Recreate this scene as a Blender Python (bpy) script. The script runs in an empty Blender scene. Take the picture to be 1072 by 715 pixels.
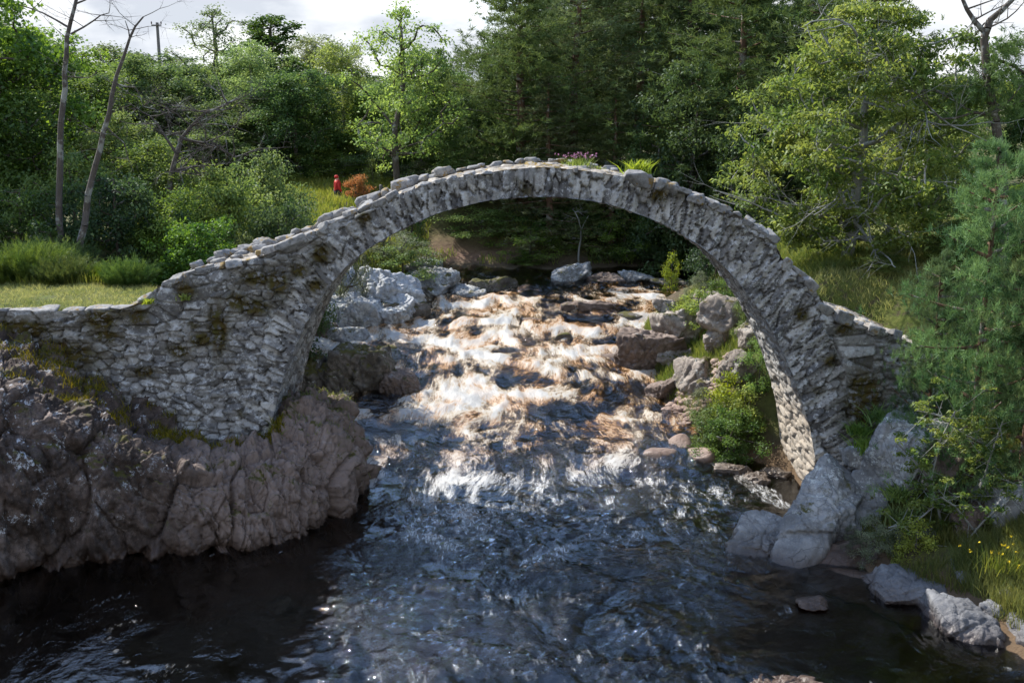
import bpy, bmesh, math, random
import numpy as np
from mathutils import Vector, Matrix
R = math.radians
sc = bpy.context.scene
C = sc.collection

# ------------------------------------------------------------------ camera
TH, FPX, CAMZ = R(12.2), 1100.0, 7.7
cam = bpy.data.cameras.new('camera'); camo = bpy.data.objects.new('camera', cam); C.objects.link(camo)
camo.location = (0, 0, CAMZ); camo.rotation_euler = (math.pi/2 - TH, 0, 0)
cam.sensor_width = 36; cam.lens = 36*FPX/1072; cam.clip_end = 3000
sc.camera = camo

# ------------------------------------------------------------------ light
SUN_EL, SUN_AZ = R(43), R(-46)          # azimuth from +Y, negative = towards -X
sd = Vector((math.sin(SUN_AZ)*math.cos(SUN_EL), math.cos(SUN_AZ)*math.cos(SUN_EL), math.sin(SUN_EL)))
sun = bpy.data.lights.new('sun', 'SUN'); suno = bpy.data.objects.new('sun', sun); C.objects.link(suno)
sun.energy = 3.6; sun.angle = R(.55); sun.color = (1, .95, .86)
suno.rotation_euler = sd.to_track_quat('Z', 'Y').to_euler()
w = bpy.data.worlds.new('World'); sc.world = w; w.use_nodes = True
nt = w.node_tree; nt.nodes.clear()
def wn(t, **k):
    n = nt.nodes.new(t)
    for a, b in k.items(): setattr(n, a, b)
    return n
sky = wn('ShaderNodeTexSky', sky_type='NISHITA', sun_disc=False, sun_elevation=SUN_EL, sun_rotation=SUN_AZ, dust_density=.25, ozone_density=2.5)
bg = wn('ShaderNodeBackground'); bg.inputs[1].default_value = .15
tc = wn('ShaderNodeTexCoord'); sep = wn('ShaderNodeSeparateXYZ')
mp = wn('ShaderNodeMapping'); mp.inputs['Scale'].default_value = (1, 1, 2.4)
no = wn('ShaderNodeTexNoise'); no.inputs['Scale'].default_value = 2.6; no.inputs['Detail'].default_value = 7; no.inputs['Roughness'].default_value = .58
# more cloud low down, broken blue overhead
lo = wn('ShaderNodeMapRange'); lo.inputs['From Min'].default_value = .10; lo.inputs['From Max'].default_value = .32; lo.inputs['To Min'].default_value = .34; lo.inputs['To Max'].default_value = .0
ad = wn('ShaderNodeMath', operation='ADD')
cr = wn('ShaderNodeMapRange', interpolation_type='SMOOTHSTEP'); cr.inputs['From Min'].default_value = .60; cr.inputs['From Max'].default_value = .74
mx = wn('ShaderNodeMix', data_type='RGBA'); n2w = wn('ShaderNodeTexNoise'); n2w.inputs['Scale'].default_value = 7; n2w.inputs['Detail'].default_value = 6
cw = wn('ShaderNodeMix', data_type='RGBA'); cw.inputs[6].default_value = (2.0, 2.15, 2.4, 1); cw.inputs[7].default_value = (3.6, 3.65, 3.7, 1)
cwr = wn('ShaderNodeMapRange'); cwr.inputs['From Min'].default_value = .40; cwr.inputs['From Max'].default_value = .60
wo = wn('ShaderNodeOutputWorld')
L = nt.links.new
bk = wn('ShaderNodeMapRange', interpolation_type='SMOOTHSTEP'); bk.inputs['From Min'].default_value = .05; bk.inputs['From Max'].default_value = -.55; bk.inputs['To Min'].default_value = 0; bk.inputs['To Max'].default_value = .16  # extra unseen cloud behind the camera, added to brighten the shaded near faces
L(sep.outputs[1], bk.inputs[0]); ad0 = wn('ShaderNodeMath', operation='ADD'); L(lo.outputs[0], ad0.inputs[0]); L(bk.outputs[0], ad0.inputs[1])
L(mp.outputs[0], n2w.inputs['Vector']); L(n2w.outputs[0], cwr.inputs[0]); L(cwr.outputs[0], cw.inputs[0]); L(cw.outputs[2], mx.inputs[7])
L(tc.outputs['Generated'], mp.inputs[0]); L(mp.outputs[0], no.inputs['Vector']); L(tc.outputs['Generated'], sep.inputs[0])
L(sep.outputs[2], lo.inputs[0]); L(no.outputs[0], ad.inputs[0]); L(ad0.outputs[0], ad.inputs[1]); L(ad.outputs[0], cr.inputs[0])
L(cr.outputs[0], mx.inputs[0]); L(sky.outputs[0], mx.inputs[6]); L(mx.outputs[2], bg.inputs[0]); L(bg.outputs[0], wo.inputs[0])
sc.view_settings.view_transform = 'Standard'; sc.view_settings.look = 'None'
sc.view_settings.exposure = 1.28; sc.view_settings.gamma = 1; sc.view_settings.use_curve_mapping = False
cy = sc.cycles
cy.use_denoising = True; cy.max_bounces = 7; cy.diffuse_bounces = 3; cy.glossy_bounces = 3; cy.transmission_bounces = 4
cy.transparent_max_bounces = 8; cy.volume_bounces = 0; cy.sample_clamp_indirect = 6
cy.caustics_reflective = False; cy.caustics_refractive = False
try: cy.denoiser = 'OPENIMAGEDENOISE'
except Exception: pass

# ------------------------------------------------------------------ helpers
def at(px, py, Y):
    u = (px-536)/FPX; v = (357.5-py)/FPX
    dy = math.cos(TH)+v*math.sin(TH); dz = -math.sin(TH)+v*math.cos(TH)
    t = Y/dy
    return np.array((u*t, Y, CAMZ+dz*t))
def sstep(a, b, x):
    t = np.clip((np.asarray(x, float)-a)/(b-a), 0, 1); return t*t*(3-2*t)
_pr = np.random.RandomState(7)
PERM = _pr.permutation(256); PERM = np.concatenate([PERM, PERM, PERM])
_g = _pr.randn(256, 3); GR = _g/np.linalg.norm(_g, axis=1)[:, None]
def perlin(p, seed=0):
    p = np.asarray(p, float)+np.array([seed*17.31, seed*9.77, seed*5.13])
    i = np.floor(p).astype(int); f = p-i; u = f*f*f*(f*(f*6-15)+10)
    i &= 255
    out = 0
    for dx in (0, 1):
        wx = u[:, 0] if dx else 1-u[:, 0]
        for dy in (0, 1):
            wy = u[:, 1] if dy else 1-u[:, 1]
            for dz in (0, 1):
                wz = u[:, 2] if dz else 1-u[:, 2]
                h = PERM[PERM[PERM[(i[:, 0]+dx) & 255]+((i[:, 1]+dy) & 255)]+((i[:, 2]+dz) & 255)]
                g = GR[h]
                out = out+wx*wy*wz*(g[:, 0]*(f[:, 0]-dx)+g[:, 1]*(f[:, 1]-dy)+g[:, 2]*(f[:, 2]-dz))
    return out*1.5
def fbm(p, o=4, seed=0, gain=.5, lac=2.03):
    a, s, t = 1., 0, 0; p = np.asarray(p, float)
    for k in range(o):
        s = s+a*perlin(p, seed+k*3); t += a; a *= gain; p = p*lac
    return s/t
def ridged(p, o=4, seed=0, gain=.5):
    a, s, t = 1., 0, 0; p = np.asarray(p, float)
    for k in range(o):
        s = s+a*(1-2*np.abs(perlin(p, seed+k*3))); t += a; a *= gain; p = p*2.05
    return s/t
def v3(x, y, z=None):
    x = np.asarray(x, float); y = np.asarray(y, float)
    return np.stack([x, y, np.zeros_like(x) if z is None else z+np.zeros_like(x)], 1)
def hsh(i, j, k=0, seed=0):
    n = (i*374761393+j*668265263+k*2147483647+seed*1274126177) & 0xffffffff
    n = ((n ^ (n >> 13))*1274126177) & 0xffffffff
    return ((n ^ (n >> 16)) & 0xffff)/65535.
def voro2(u, v, seed=0, jit=.8):
    i0 = np.floor(u).astype(np.int64); j0 = np.floor(v).astype(np.int64)
    f1 = np.full(u.shape, 9.); f2 = f1.copy(); ci = i0.copy(); cj = j0.copy(); ox = u*0; oy = u*0
    for di in (-1, 0, 1):
        for dj in (-1, 0, 1):
            i = i0+di; j = j0+dj
            dx = i+.5+jit*(hsh(i, j, 1, seed)-.5)-u; dy = j+.5+jit*(hsh(i, j, 2, seed)-.5)-v
            d = np.sqrt(dx*dx+dy*dy)
            c = d < f1
            f2 = np.where(c, f1, np.minimum(f2, d))
            ci = np.where(c, i, ci); cj = np.where(c, j, cj); ox = np.where(c, dx, ox); oy = np.where(c, dy, oy)
            f1 = np.where(c, d, f1)
    return f1, f2, ci, cj, ox, oy
def mesh_np(name, V, F, mat, parent=None, attrs=None, smooth=False, link=True):
    """F: (m,3) or (m,4) index array"""
    V = np.ascontiguousarray(V, np.float32); F = np.ascontiguousarray(F, np.int32)
    me = bpy.data.meshes.new(name)
    k = F.shape[1]; m = len(F)
    me.vertices.add(len(V)); me.vertices.foreach_set('co', V.ravel())
    me.loops.add(m*k); me.loops.foreach_set('vertex_index', F.ravel())
    me.polygons.add(m); me.polygons.foreach_set('loop_start', np.arange(0, m*k, k, dtype=np.int32))
    if smooth: me.polygons.foreach_set('use_smooth', np.ones(m, bool))
    for an, av in (attrs or {}).items():
        av = np.asarray(av, np.float32)
        if av.ndim == 1:
            me.attributes.new(an, 'FLOAT', 'POINT').data.foreach_set('value', av)
        else:
            me.attributes.new(an, 'FLOAT_VECTOR', 'POINT').data.foreach_set('vector', np.ascontiguousarray(av).ravel())
    me.update(calc_edges=True)
    me.materials.append(mat)
    o = bpy.data.objects.new(name, me)
    if link: C.objects.link(o)
    if parent: o.parent = parent
    return o
def grid_faces(nu, nv):
    i, j = np.meshgrid(np.arange(nu-1), np.arange(nv-1), indexing='ij')
    a = (i*nv+j).ravel()
    return np.stack([a, a+nv, a+nv+1, a+1], 1)
def tag(o, label=None, cat=None, group=None, kind=None):
    if label: o['label'] = label
    if cat: o['category'] = cat
    if group: o['group'] = group
    if kind: o['kind'] = kind
    return o
def empty(name, loc, label, cat, group=None, rz=0, scale=(1, 1, 1)):
    o = bpy.data.objects.new(name, None); C.objects.link(o); o.location = loc; o.rotation_euler = (0, 0, rz); o.scale = scale
    o.empty_display_size = .2
    return tag(o, label, cat, group)

# ------------------------------------------------------------------ material helper
class M:
    def __init__(s, name):
        s.m = bpy.data.materials.new(name); s.m.use_nodes = True
        s.t = s.m.node_tree; s.t.nodes.clear()
        s.out = s.n('ShaderNodeOutputMaterial')
    def n(s, t, **k):
        n = s.t.nodes.new(t)
        for a, b in k.items(): setattr(n, a, b)
        return n
    def l(s, a, b): s.t.links.new(a, b)
    def set(s, sock, v):
        if isinstance(v, (int, float)): sock.default_value = v
        elif isinstance(v, tuple):
            sock.default_value = v if len(v) != 3 or len(sock.default_value) == 3 else v+(1,)
        else: s.l(v, sock)
    def pos(s):
        return s.n('ShaderNodeNewGeometry').outputs['Position']
    def attr(s, nm, vec=False):
        n = s.n('ShaderNodeAttribute', attribute_name=nm); return n.outputs['Vector' if vec else 'Fac']
    def mapv(s, vec, scale):
        n = s.n('ShaderNodeMapping'); s.l(vec, n.inputs[0]); n.inputs['Scale'].default_value = scale; return n.outputs[0]
    def noise(s, vec, scale, detail=4, rough=.55, dist=0):
        n = s.n('ShaderNodeTexNoise'); s.l(vec, n.inputs['Vector']); n.inputs['Scale'].default_value = scale
        n.inputs['Detail'].default_value = detail; n.inputs['Roughness'].default_value = rough; n.inputs['Distortion'].default_value = dist
        return n.outputs[0]
    def vor(s, vec, scale, feature='F1', out=0, rnd=1):
        n = s.n('ShaderNodeTexVoronoi', feature=feature); s.l(vec, n.inputs['Vector']); n.inputs['Scale'].default_value = scale; n.inputs['Randomness'].default_value = rnd
        return n.outputs[out]
    def rng(s, x, a, b, c=0., d=1., smooth=True):
        n = s.n('ShaderNodeMapRange', interpolation_type='SMOOTHSTEP' if smooth else 'LINEAR')
        s.set(n.inputs[0], x)
        for k, v in zip((1, 2, 3, 4), (a, b, c, d)): n.inputs[k].default_value = v
        return n.outputs[0]
    def math(s, op, a, b=0.):
        n = s.n('ShaderNodeMath', operation=op); s.set(n.inputs[0], a); s.set(n.inputs[1], b); return n.outputs[0]
    def mix(s, f, a, b):
        n = s.n('ShaderNodeMix', data_type='RGBA'); s.set(n.inputs[0], f); s.set(n.inputs[6], a); s.set(n.inputs[7], b); return n.outputs[2]
    def ramp(s, f, stops):
        n = s.n('ShaderNodeValToRGB'); s.set(n.inputs[0], f); e = n.color_ramp.elements
        while len(e) < len(stops): e.new(.5)
        for x, (p, c) in zip(e, stops): x.position = p; x.color = c+(1,)
        return n.outputs[0]
    def bump(s, h, strength=.5, dist=.02, normal=None):
        n = s.n('ShaderNodeBump'); s.l(h, n.inputs['Height']); n.inputs['Strength'].default_value = strength; n.inputs['Distance'].default_value = dist
        if normal is not None: s.l(normal, n.inputs['Normal'])
        return n.outputs[0]
    def princ(s, col, rough=.8, normal=None, spec=.3):
        n = s.n('ShaderNodeBsdfPrincipled'); s.set(n.inputs['Base Color'], col); s.set(n.inputs['Roughness'], rough)
        n.inputs['Specular IOR Level'].default_value = spec
        if normal is not None: s.l(normal, n.inputs['Normal'])
        s.l(n.outputs[0], s.out.inputs[0]); return n
    def nz(s):
        g = s.n('ShaderNodeNewGeometry'); sp = s.n('ShaderNodeSeparateXYZ'); s.l(g.outputs['Normal'], sp.inputs[0]); return sp.outputs[2]
    def z(s):
        sp = s.n('ShaderNodeSeparateXYZ'); s.l(s.pos(), sp.inputs[0]); return sp.outputs[2]

def rock_mat(name, dark, mid, light, lichen=.5, moss=.4, wet=(0., .35), lich_col=(.50, .51, .48), scale=1., crackw=.5):
    m = M(name); p = m.pos()
    n1 = m.noise(p, 1.3*scale, 6, .6); n2 = m.noise(p, 7*scale, 6, .65); n3 = m.noise(p, 34, 3, .6)
    col = m.ramp(n1, [(.30, dark), (.5, mid), (.72, light)])
    col = m.mix(m.rng(n2, .42, .62, 0, .6), col, dark)
    col = m.mix(m.rng(n3, .55, .7, 0, .35), col, light)
    lm = m.math('MULTIPLY', m.rng(m.noise(p, 3.1, 7, .72), .66-.2*lichen, .72-.2*lichen), m.rng(m.noise(p, 15, 5, .7), .46, .56))
    lm = m.math('MULTIPLY', lm, m.rng(m.z(), wet[1]+.1, wet[1]+.6))
    if name == 'lichened crag':
        sx_ = m.n('ShaderNodeSeparateXYZ'); m.l(p, sx_.inputs[0]); lm = m.math('MULTIPLY', lm, m.rng(m.math('ADD', sx_.outputs[0], m.math('MULTIPLY', n1, 3.)), -3.6, -7.2, .12, 1))
    if name == 'lichened crag': col = m.mix(m.rng(sx_.outputs[0], -6.8, -4.8, 0, .75), col, m.mix(n2, (.078, .056, .046), (.38, .29, .245)))  # pinkish rock at the right nose, its lighter tone is painted sunlight
    col = m.mix(lm, col, lich_col)
    mm = m.math('MULTIPLY', m.rng(m.nz(), .25, .75), m.rng(m.noise(p, 2.3, 6, .65), .66-.3*moss, .74-.3*moss))
    mm = m.math('MULTIPLY', mm, m.rng(m.z(), wet[1], wet[1]+.35))
    col = m.mix(mm, col, m.mix(n2, (.035, .045, .008), (.11, .085, .02)))
    wetf = m.rng(m.math('ADD', m.z(), m.math('MULTIPLY', n2, .25)), wet[0]+.12, wet[1]+.12, 1, 0)
    col = m.mix(m.math('MULTIPLY', wetf, .75), col, m.mix(n1, (.018, .012, .009), (.07, .035, .018)))
    cr_ = m.rng(m.vor(m.mapv(p, (2.2, 2.2, 1.3)), 1.6*scale, 'DISTANCE_TO_EDGE'), 0, .03*crackw)
    col = m.mix(m.math('MULTIPLY', m.rng(cr_, 0, 1, .6, 0), m.rng(n1, .4, .55)), col, (.02, .018, .015))
    h = m.math('ADD', m.math('MULTIPLY', n2, .8), m.math('MULTIPLY', n3, .35))
    h = m.math('ADD', h, m.math('MULTIPLY', cr_, .25))
    rough = m.rng(wetf, 0, 1, .85, .3)
    m.princ(col, rough, m.bump(h, .75, .035))
    return m.m
MAT = {}
MAT['rock_grey'] = rock_mat('grey schist', (.13, .13, .13), (.265, .262, .255), (.41, .405, .39), .75, .38)
MAT['rock_pale'] = rock_mat('pale schist', (.22, .225, .23), (.40, .41, .42), (.58, .58, .57), .75, .12)
MAT['rock_warm'] = rock_mat('warm bank schist', (.12, .10, .085), (.26, .22, .185), (.42, .375, .32), .5, .4)
MAT['rock_slab'] = rock_mat('grey waterside slab', (.09, .09, .095), (.17, .17, .175), (.29, .29, .285), .35, .4)
MAT['rock_dark'] = rock_mat('dark mossy schist', (.05, .044, .038), (.13, .115, .095), (.28, .25, .22), .35, .8)
MAT['rock_brown'] = rock_mat('brown schist', (.075, .055, .045), (.17, .125, .10), (.33, .26, .215), .3, .3)
MAT['rock_pink'] = rock_mat('pinkish river boulder', (.22, .15, .12), (.36, .26, .21), (.47, .37, .31), .15, .05, wet=(0., .6))
MAT['rock_crag'] = rock_mat('lichened crag', (.026, .019, .015), (.085, .061, .049), (.24, .19, .165), .55, .42, lich_col=(.55, .57, .60), scale=1.2)

# masonry: per-stone tone from the attribute 'tone', moss clumps from 'moss'
m = M('rubble masonry'); p = m.pos()
tone = m.attr('tone'); jn = m.attr('joint'); mo = m.attr('moss')
n1 = m.noise(p, 2.2, 6, .62); n2 = m.noise(p, 13, 6, .68); n3 = m.noise(p, 50, 3, .6)
col = m.ramp(tone, [(0, (.10, .097, .095)), (.35, (.205, .20, .195)), (.7, (.36, .35, .33)), (1, (.54, .525, .49))])
col = m.mix(m.rng(n2, .46, .66, 0, .6), col, (.06, .06, .062))
col = m.mix(m.math('MULTIPLY', m.rng(m.noise(p, 4.5, 8, .78), .50, .56), m.rng(n2, .40, .55, .15, .95)), col, (.54, .545, .54))
col = m.mix(m.rng(n1, .52, .66, 0, .35), col, (.06, .058, .056))
col = m.mix(m.math('MULTIPLY', m.rng(jn, .02, .26, 1, 0), m.rng(m.noise(p, 3.3, 5, .65), .38, .6, .15, .80)), col, (.045, .040, .033))
mossm = m.math('MULTIPLY', mo, m.rng(m.noise(p, 9, 6, .7), .36, .52))
col = m.mix(mossm, col, m.mix(m.noise(p, 6, 3), (.085, .045, .012), (.05, .06, .014)))
warm = m.attr('warm')  # sunlight painted as a cream tone on part of the barrel
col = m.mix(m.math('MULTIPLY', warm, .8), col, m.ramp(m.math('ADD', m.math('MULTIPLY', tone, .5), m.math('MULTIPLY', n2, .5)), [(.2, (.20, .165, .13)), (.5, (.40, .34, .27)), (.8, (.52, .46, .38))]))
h = m.math('ADD', m.math('MULTIPLY', n2, .8), m.math('MULTIPLY', n3, .4)); h = m.math('ADD', h, m.math('MULTIPLY', mossm, .8))
m.princ(col, .9, m.bump(h, .8, .03), .2); MAT['masonry'] = m.m
m = M('bridge roadway stones'); p = m.pos(); tone = m.attr('tone'); n2 = m.noise(p, 11, 6, .68); n1 = m.noise(p, 1.6, 5, .6)
col = m.ramp(tone, [(0, (.22, .19, .155)), (.5, (.34, .31, .27)), (1, (.50, .47, .42))])
col = m.mix(m.rng(n2, .45, .65, 0, .5), col, (.14, .12, .095))
col = m.mix(m.math('MULTIPLY', m.rng(n1, .47, .58), m.rng(m.noise(p, 7, 5, .7), .44, .54)), col, m.mix(n2, (.24, .13, .035), (.20, .17, .05)))
m.princ(col, .95, m.bump(n2, .7, .03), .15); MAT['roadway'] = m.m
m = M('coping rubble'); p = m.pos(); n2 = m.noise(p, 12, 6, .68); n1 = m.noise(p, 2.6, 6, .6)
oi = m.n('ShaderNodeObjectInfo').outputs['Random']
col = m.mix(oi, m.ramp(n1, [(.3, (.13, .13, .13)), (.7, (.30, .295, .285))]), m.ramp(n1, [(.3, (.22, .21, .20)), (.7, (.38, .37, .35))]))
col = m.mix(m.rng(n2, .45, .64, 0, .6), col, (.085, .082, .08))
col = m.mix(m.math('MULTIPLY', m.rng(m.noise(p, 4, 5, .7), .55, .62), .85), col, m.mix(n2, (.24, .10, .02), (.19, .17, .04)))
m.princ(col, .9, m.bump(n2, .8, .03), .2); MAT['coping'] = m.m

m = M('ground'); p = m.pos(); n1 = m.noise(p, .8, 6, .6); n2 = m.noise(p, 6, 6, .65); gr = m.attr('grass'); ea = m.attr('earth')
col = m.mix(n2, (.045, .036, .022), (.13, .10, .065))
g = m.ramp(m.math('ADD', m.math('MULTIPLY', n1, .6), m.math('MULTIPLY', n2, .4)), [(.3, (.035, .055, .012)), (.5, (.09, .11, .025)), (.7, (.17, .155, .05))])
col = m.mix(m.math('MULTIPLY', gr, m.rng(n2, .3, .5)), col, g)
col = m.mix(ea, col, m.mix(n2, (.15, .085, .06), (.30, .20, .15)))
wt = m.rng(m.z(), .1, .5, 1, 0); col = m.mix(m.math('MULTIPLY', wt, .7), col, m.mix(n2, (.08, .05, .03), (.17, .11, .065)))
m.princ(col, .95, m.bump(n2, .8, .06), .15); MAT['ground'] = m.m

def leaf_mat(name, a, b, trans=.45, gloss=.025, tint='tint'):
    m = M(name); t = m.attr(tint)
    oi = m.n('ShaderNodeObjectInfo').outputs['Random']
    hs = m.n('ShaderNodeHueSaturation'); m.l(m.mix(t, a, b), hs.inputs['Color']); m.l(m.rng(oi, 0, 1, .478, .512, False), hs.inputs['Hue'])
    m.l(m.rng(m.math('FRACT', m.math('MULTIPLY', oi, 7.3)), 0, 1, .75, 1.35, False), hs.inputs['Value']); m.l(m.rng(m.math('FRACT', m.math('MULTIPLY', oi, 3.7)), 0, 1, .84, 1.06, False), hs.inputs['Saturation'])
    col = hs.outputs[0] if name != 'rowan leaf' else m.mix(t, a, b)
    tcol = m.n('ShaderNodeHueSaturation'); tcol.inputs['Hue'].default_value = .487; tcol.inputs['Saturation'].default_value = 1.05; tcol.inputs['Value'].default_value = 1.5
    m.l(col, tcol.inputs['Color'])
    d = m.n('ShaderNodeBsdfDiffuse'); m.l(col, d.inputs[0])
    tr = m.n('ShaderNodeBsdfTranslucent'); m.l(tcol.outputs[0], tr.inputs[0])
    mx = m.n('ShaderNodeMixShader'); mx.inputs[0].default_value = trans; m.l(d.outputs[0], mx.inputs[1]); m.l(tr.outputs[0], mx.inputs[2])
    g = m.n('ShaderNodeBsdfGlossy'); g.inputs[0].default_value = (.8, .85, .9, 1); g.inputs['Roughness'].default_value = .55
    m2 = m.n('ShaderNodeMixShader'); m2.inputs[0].default_value = gloss; m.l(mx.outputs[0], m2.inputs[1]); m.l(g.outputs[0], m2.inputs[2])
    m.l(m2.outputs[0], m.out.inputs[0]); return m.m
MAT['leaf_maple'] = leaf_mat('sycamore leaf', (.034, .082, .014), (.135, .215, .036))
MAT['leaf_mid'] = leaf_mat('hazel leaf', (0.054, 0.115, 0.022), (0.189, 0.270, 0.051))
MAT['leaf_light'] = leaf_mat('birch leaf', (0.084, 0.142, 0.038), (0.243, 0.311, 0.081))
MAT['leaf_dark'] = leaf_mat('alder leaf', (0.022, 0.054, 0.012), (0.081, 0.142, 0.030), .38)
MAT['leaf_rowan'] = leaf_mat('rowan leaf', (.075, .138, .024), (.22, .255, .055), .48)
MAT['leaf_pine'] = leaf_mat('pine needle', (.036, .074, .020), (.14, .185, .05), .28, .02)
MAT['leaf_sapling'] = leaf_mat('young pine needle', (.032, .078, .024), (.14, .22, .065), .30, .02)
MAT['leaf_broom'] = leaf_mat('broom stem', (.020, .060, .008), (.12, .18, .022), .3)
MAT['leaf_orange'] = leaf_mat('copper leaf', (.22, .15, .02), (.62, .27, .05), .35)
MAT['leaf_willow'] = leaf_mat('grey willow leaf', (.075, .095, .045), (.20, .22, .12), .3)
MAT['leaf_lime'] = leaf_mat('fresh leaf', (.14, .20, .02), (.32, .38, .04), .5)
MAT['grass'] = leaf_mat('grass blade', (.07, .12, .015), (.24, .25, .05), .45)
MAT['dry_grass'] = leaf_mat('straw grass blade', (.11, .14, .028), (.31, .30, .09), .4)
MAT['moss'] = leaf_mat('moss tuft', (.05, .06, .01), (.17, .14, .025), .25, .0)
MAT['rust_plant'] = leaf_mat('rust sorrel', (.22, .10, .03), (.42, .20, .07), .35)
def bark_mat(name, a, b, sc_=8):
    m = M(name); p = m.n('ShaderNodeTexCoord').outputs['Object']
    n = m.noise(m.mapv(p, (1, 1, .25)), sc_*2, 5, .65); n2 = m.noise(p, 3, 5, .6)
    col = m.mix(n, a, b); col = m.mix(m.rng(n2, .52, .62, 0, .7), col, (.32, .33, .30))
    m.princ(col, .9, m.bump(n, .8, .03), .2); return m.m
MAT['bark'] = bark_mat('brown bark', (.045, .036, .028), (.13, .11, .09))
MAT['bark_dead'] = bark_mat('weathered dead bark', (.045, .038, .033), (.14, .12, .105))
MAT['bark_pine'] = bark_mat('pine bark', (.06, .04, .03), (.20, .115, .07))
MAT['bark_lichen'] = bark_mat('lichened bark', (.13, .13, .115), (.36, .36, .33))
def plain(name, c, rough=.7):
    m = M(name); p = m.n('ShaderNodeTexCoord').outputs['Object']; n = m.noise(p, 14, 4)
    m.princ(m.mix(n, tuple(x*.75 for x in c), tuple(min(1, x*1.2) for x in c)), rough); return m.m
MAT['flower_yellow'] = plain('buttercup petal', (.75, .55, .02)); MAT['flower_pink'] = plain('pink petal', (.52, .25, .38))
MAT['red_cloth'] = plain('red jacket cloth', (.55, .035, .03)); MAT['trousers'] = plain('dark trousers', (.03, .032, .05)); MAT['skin'] = plain('skin', (.55, .34, .25)); MAT['hair'] = plain('brown hair', (.06, .035, .02))
MAT['pole_wood'] = plain('weathered pole wood', (.16, .15, .14)); MAT['ceramic'] = plain('brown insulator', (.10, .05, .03), .3)
MAT['white_bark'] = bark_mat('birch bark', (.22, .21, .19), (.55, .54, .50))

# ------------------------------------------------------------------ river and ground
YW = np.array([-40, 21.2, 24, 27.7, 32, 36, 42, 90]); ZW = np.array([0, 0, .14, .52, 1.08, 1.55, 1.62, 1.8])
XLy = np.array([-40, 8, 14, 16.6, 18.6, 20, 21.6, 23, 25, 28, 31, 33.2, 35, 36, 39, 44, 60]); XLx = np.array([-14, -13, -12, -9.4, -5.2, -4.0, -3.5, -4.6, -6.2, -7.2, -7.0, -5.6, -3.2, -2.5, -2.2, -2.0, -2.0])
XRy = np.array([-40, 8, 12, 13.9, 15.4, 16.4, 18, 20, 21.6, 22.6, 23.5, 24.8, 27, 30, 33, 35.6, 37, 39, 42, 60]); XRx = np.array([10, 8.6, 7.9, 7.35, 6.9, 6.2, 6.0, 6.25, 6.15, 5.3, 4.7, 3.9, 3.6, 3.6, 4.2, 5.3, 6.8, 12, 16, 20])
def zw(y): return np.interp(y, YW, ZW)
def xl(y): return np.interp(y, XLy, XLx)
def xr(y): return np.interp(y, XRy, XRx)
def ground(x, y):
    x = np.atleast_1d(np.asarray(x, float)); y = np.atleast_1d(np.asarray(y, float))
    wl = zw(y); wob = .35*perlin(v3(x*.45, y*.45), 3)+.12*perlin(v3(x*1.5, y*1.5), 4)
    dl = xl(y)-x+wob; dr = x-xr(y)+wob
    far = y-41.6-.12*np.maximum(x-3, 0)+wob
    # left bank
    back = sstep(19.9, 20.5, y)
    topl = np.interp(y, [20, 24, 32, 36, 44, 60], [3.95, 4.0, 4.0, 3.6, 4.3, 5.5])
    wid = np.interp(y, [19, 23, 28, 34, 40], [3.7, 3.6, 4.2, 3.6, 5.5])
    hl = wl+(topl-wl)*sstep(0, 1, dl/wid)
    hl_front = np.minimum(.55*dl, 1.6)-.4
    hl = np.where(dl > 0, hl*back+hl_front*(1-back), 0)
    # right bank
    topr = np.interp(y, [20, 24, 30, 40], [3.85, 4.1, 4.0, 4.2])
    widr = np.interp(y, [20, 22.9, 24.0, 26, 30, 36], [4.2, 4.0, 3.0, 4.2, 5.0, 4.5])
    dre = dr-.35*(1-sstep(23.1, 24.4, y))
    hr_b = wl+.14*sstep(0, .5, dr)+(topr-wl-.14)*sstep(-.02, 1, dre/widr)+.18*np.maximum(dr-widr, 0)*sstep(22, 28, y)*(dr < 30)
    hr_f = np.minimum(.40*dr+.10*np.maximum(dr-1.2, 0)**1.5, 3.4)
    hr_f = np.maximum(hr_f, np.where(dr > .3, 2.4*sstep(18.3, 20.2, y)*sstep(.2, 2.6, dr), 0))
    hr = np.where(dr > 0, hr_b*back+hr_f*(1-back), 0)
    hf = np.where(far > 0, 1.62+3.0*sstep(0, 6.5, far), 0)
    land = np.maximum(np.maximum(np.where(dl > 0, hl, -9), np.where(dr > 0, hr, -9)), np.where(far > 0, hf, -9))
    dist = np.minimum(np.minimum(-dl, -dr), -far)
    bed = wl-np.clip(.10+np.where((dr > dl) & (y < 19.5), .17, .55)*np.maximum(dist, 0), 0, 1.3-1.0*sstep(23, 26.5, y)*(1-sstep(37, 39, y)))
    z = np.where(land > -5, np.maximum(land, -.3), bed)
    z = z+np.where(land > -5, .10*fbm(v3(x*.9, y*.9), 4, 9)+.035*fbm(v3(x*4, y*4), 3, 11), .07*fbm(v3(x*1.6, y*1.6), 3, 12))
    # distance: gentle rise of the valley side
    z = z+.02*np.maximum(y-48, 0)*(y < 2000)+.03*np.maximum(-x-22, 0)*sstep(20, 45, y)
    return z
def gz(x, y): return float(ground(x, y)[0])
_yy = np.arange(11, 90, .04)
def hit(px, py):
    P_ = at(px, py, 1.); d_ = P_-np.array([0, 0, CAMZ]); q = _yy[:, None]*d_[None]; q[:, 2] += CAMZ
    g_ = np.maximum(ground(q[:, 0], q[:, 1]), zw(q[:, 1])); k_ = np.nonzero(q[:, 2] < g_)[0]
    return q[k_[0]] if len(k_) else q[-1]
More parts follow.
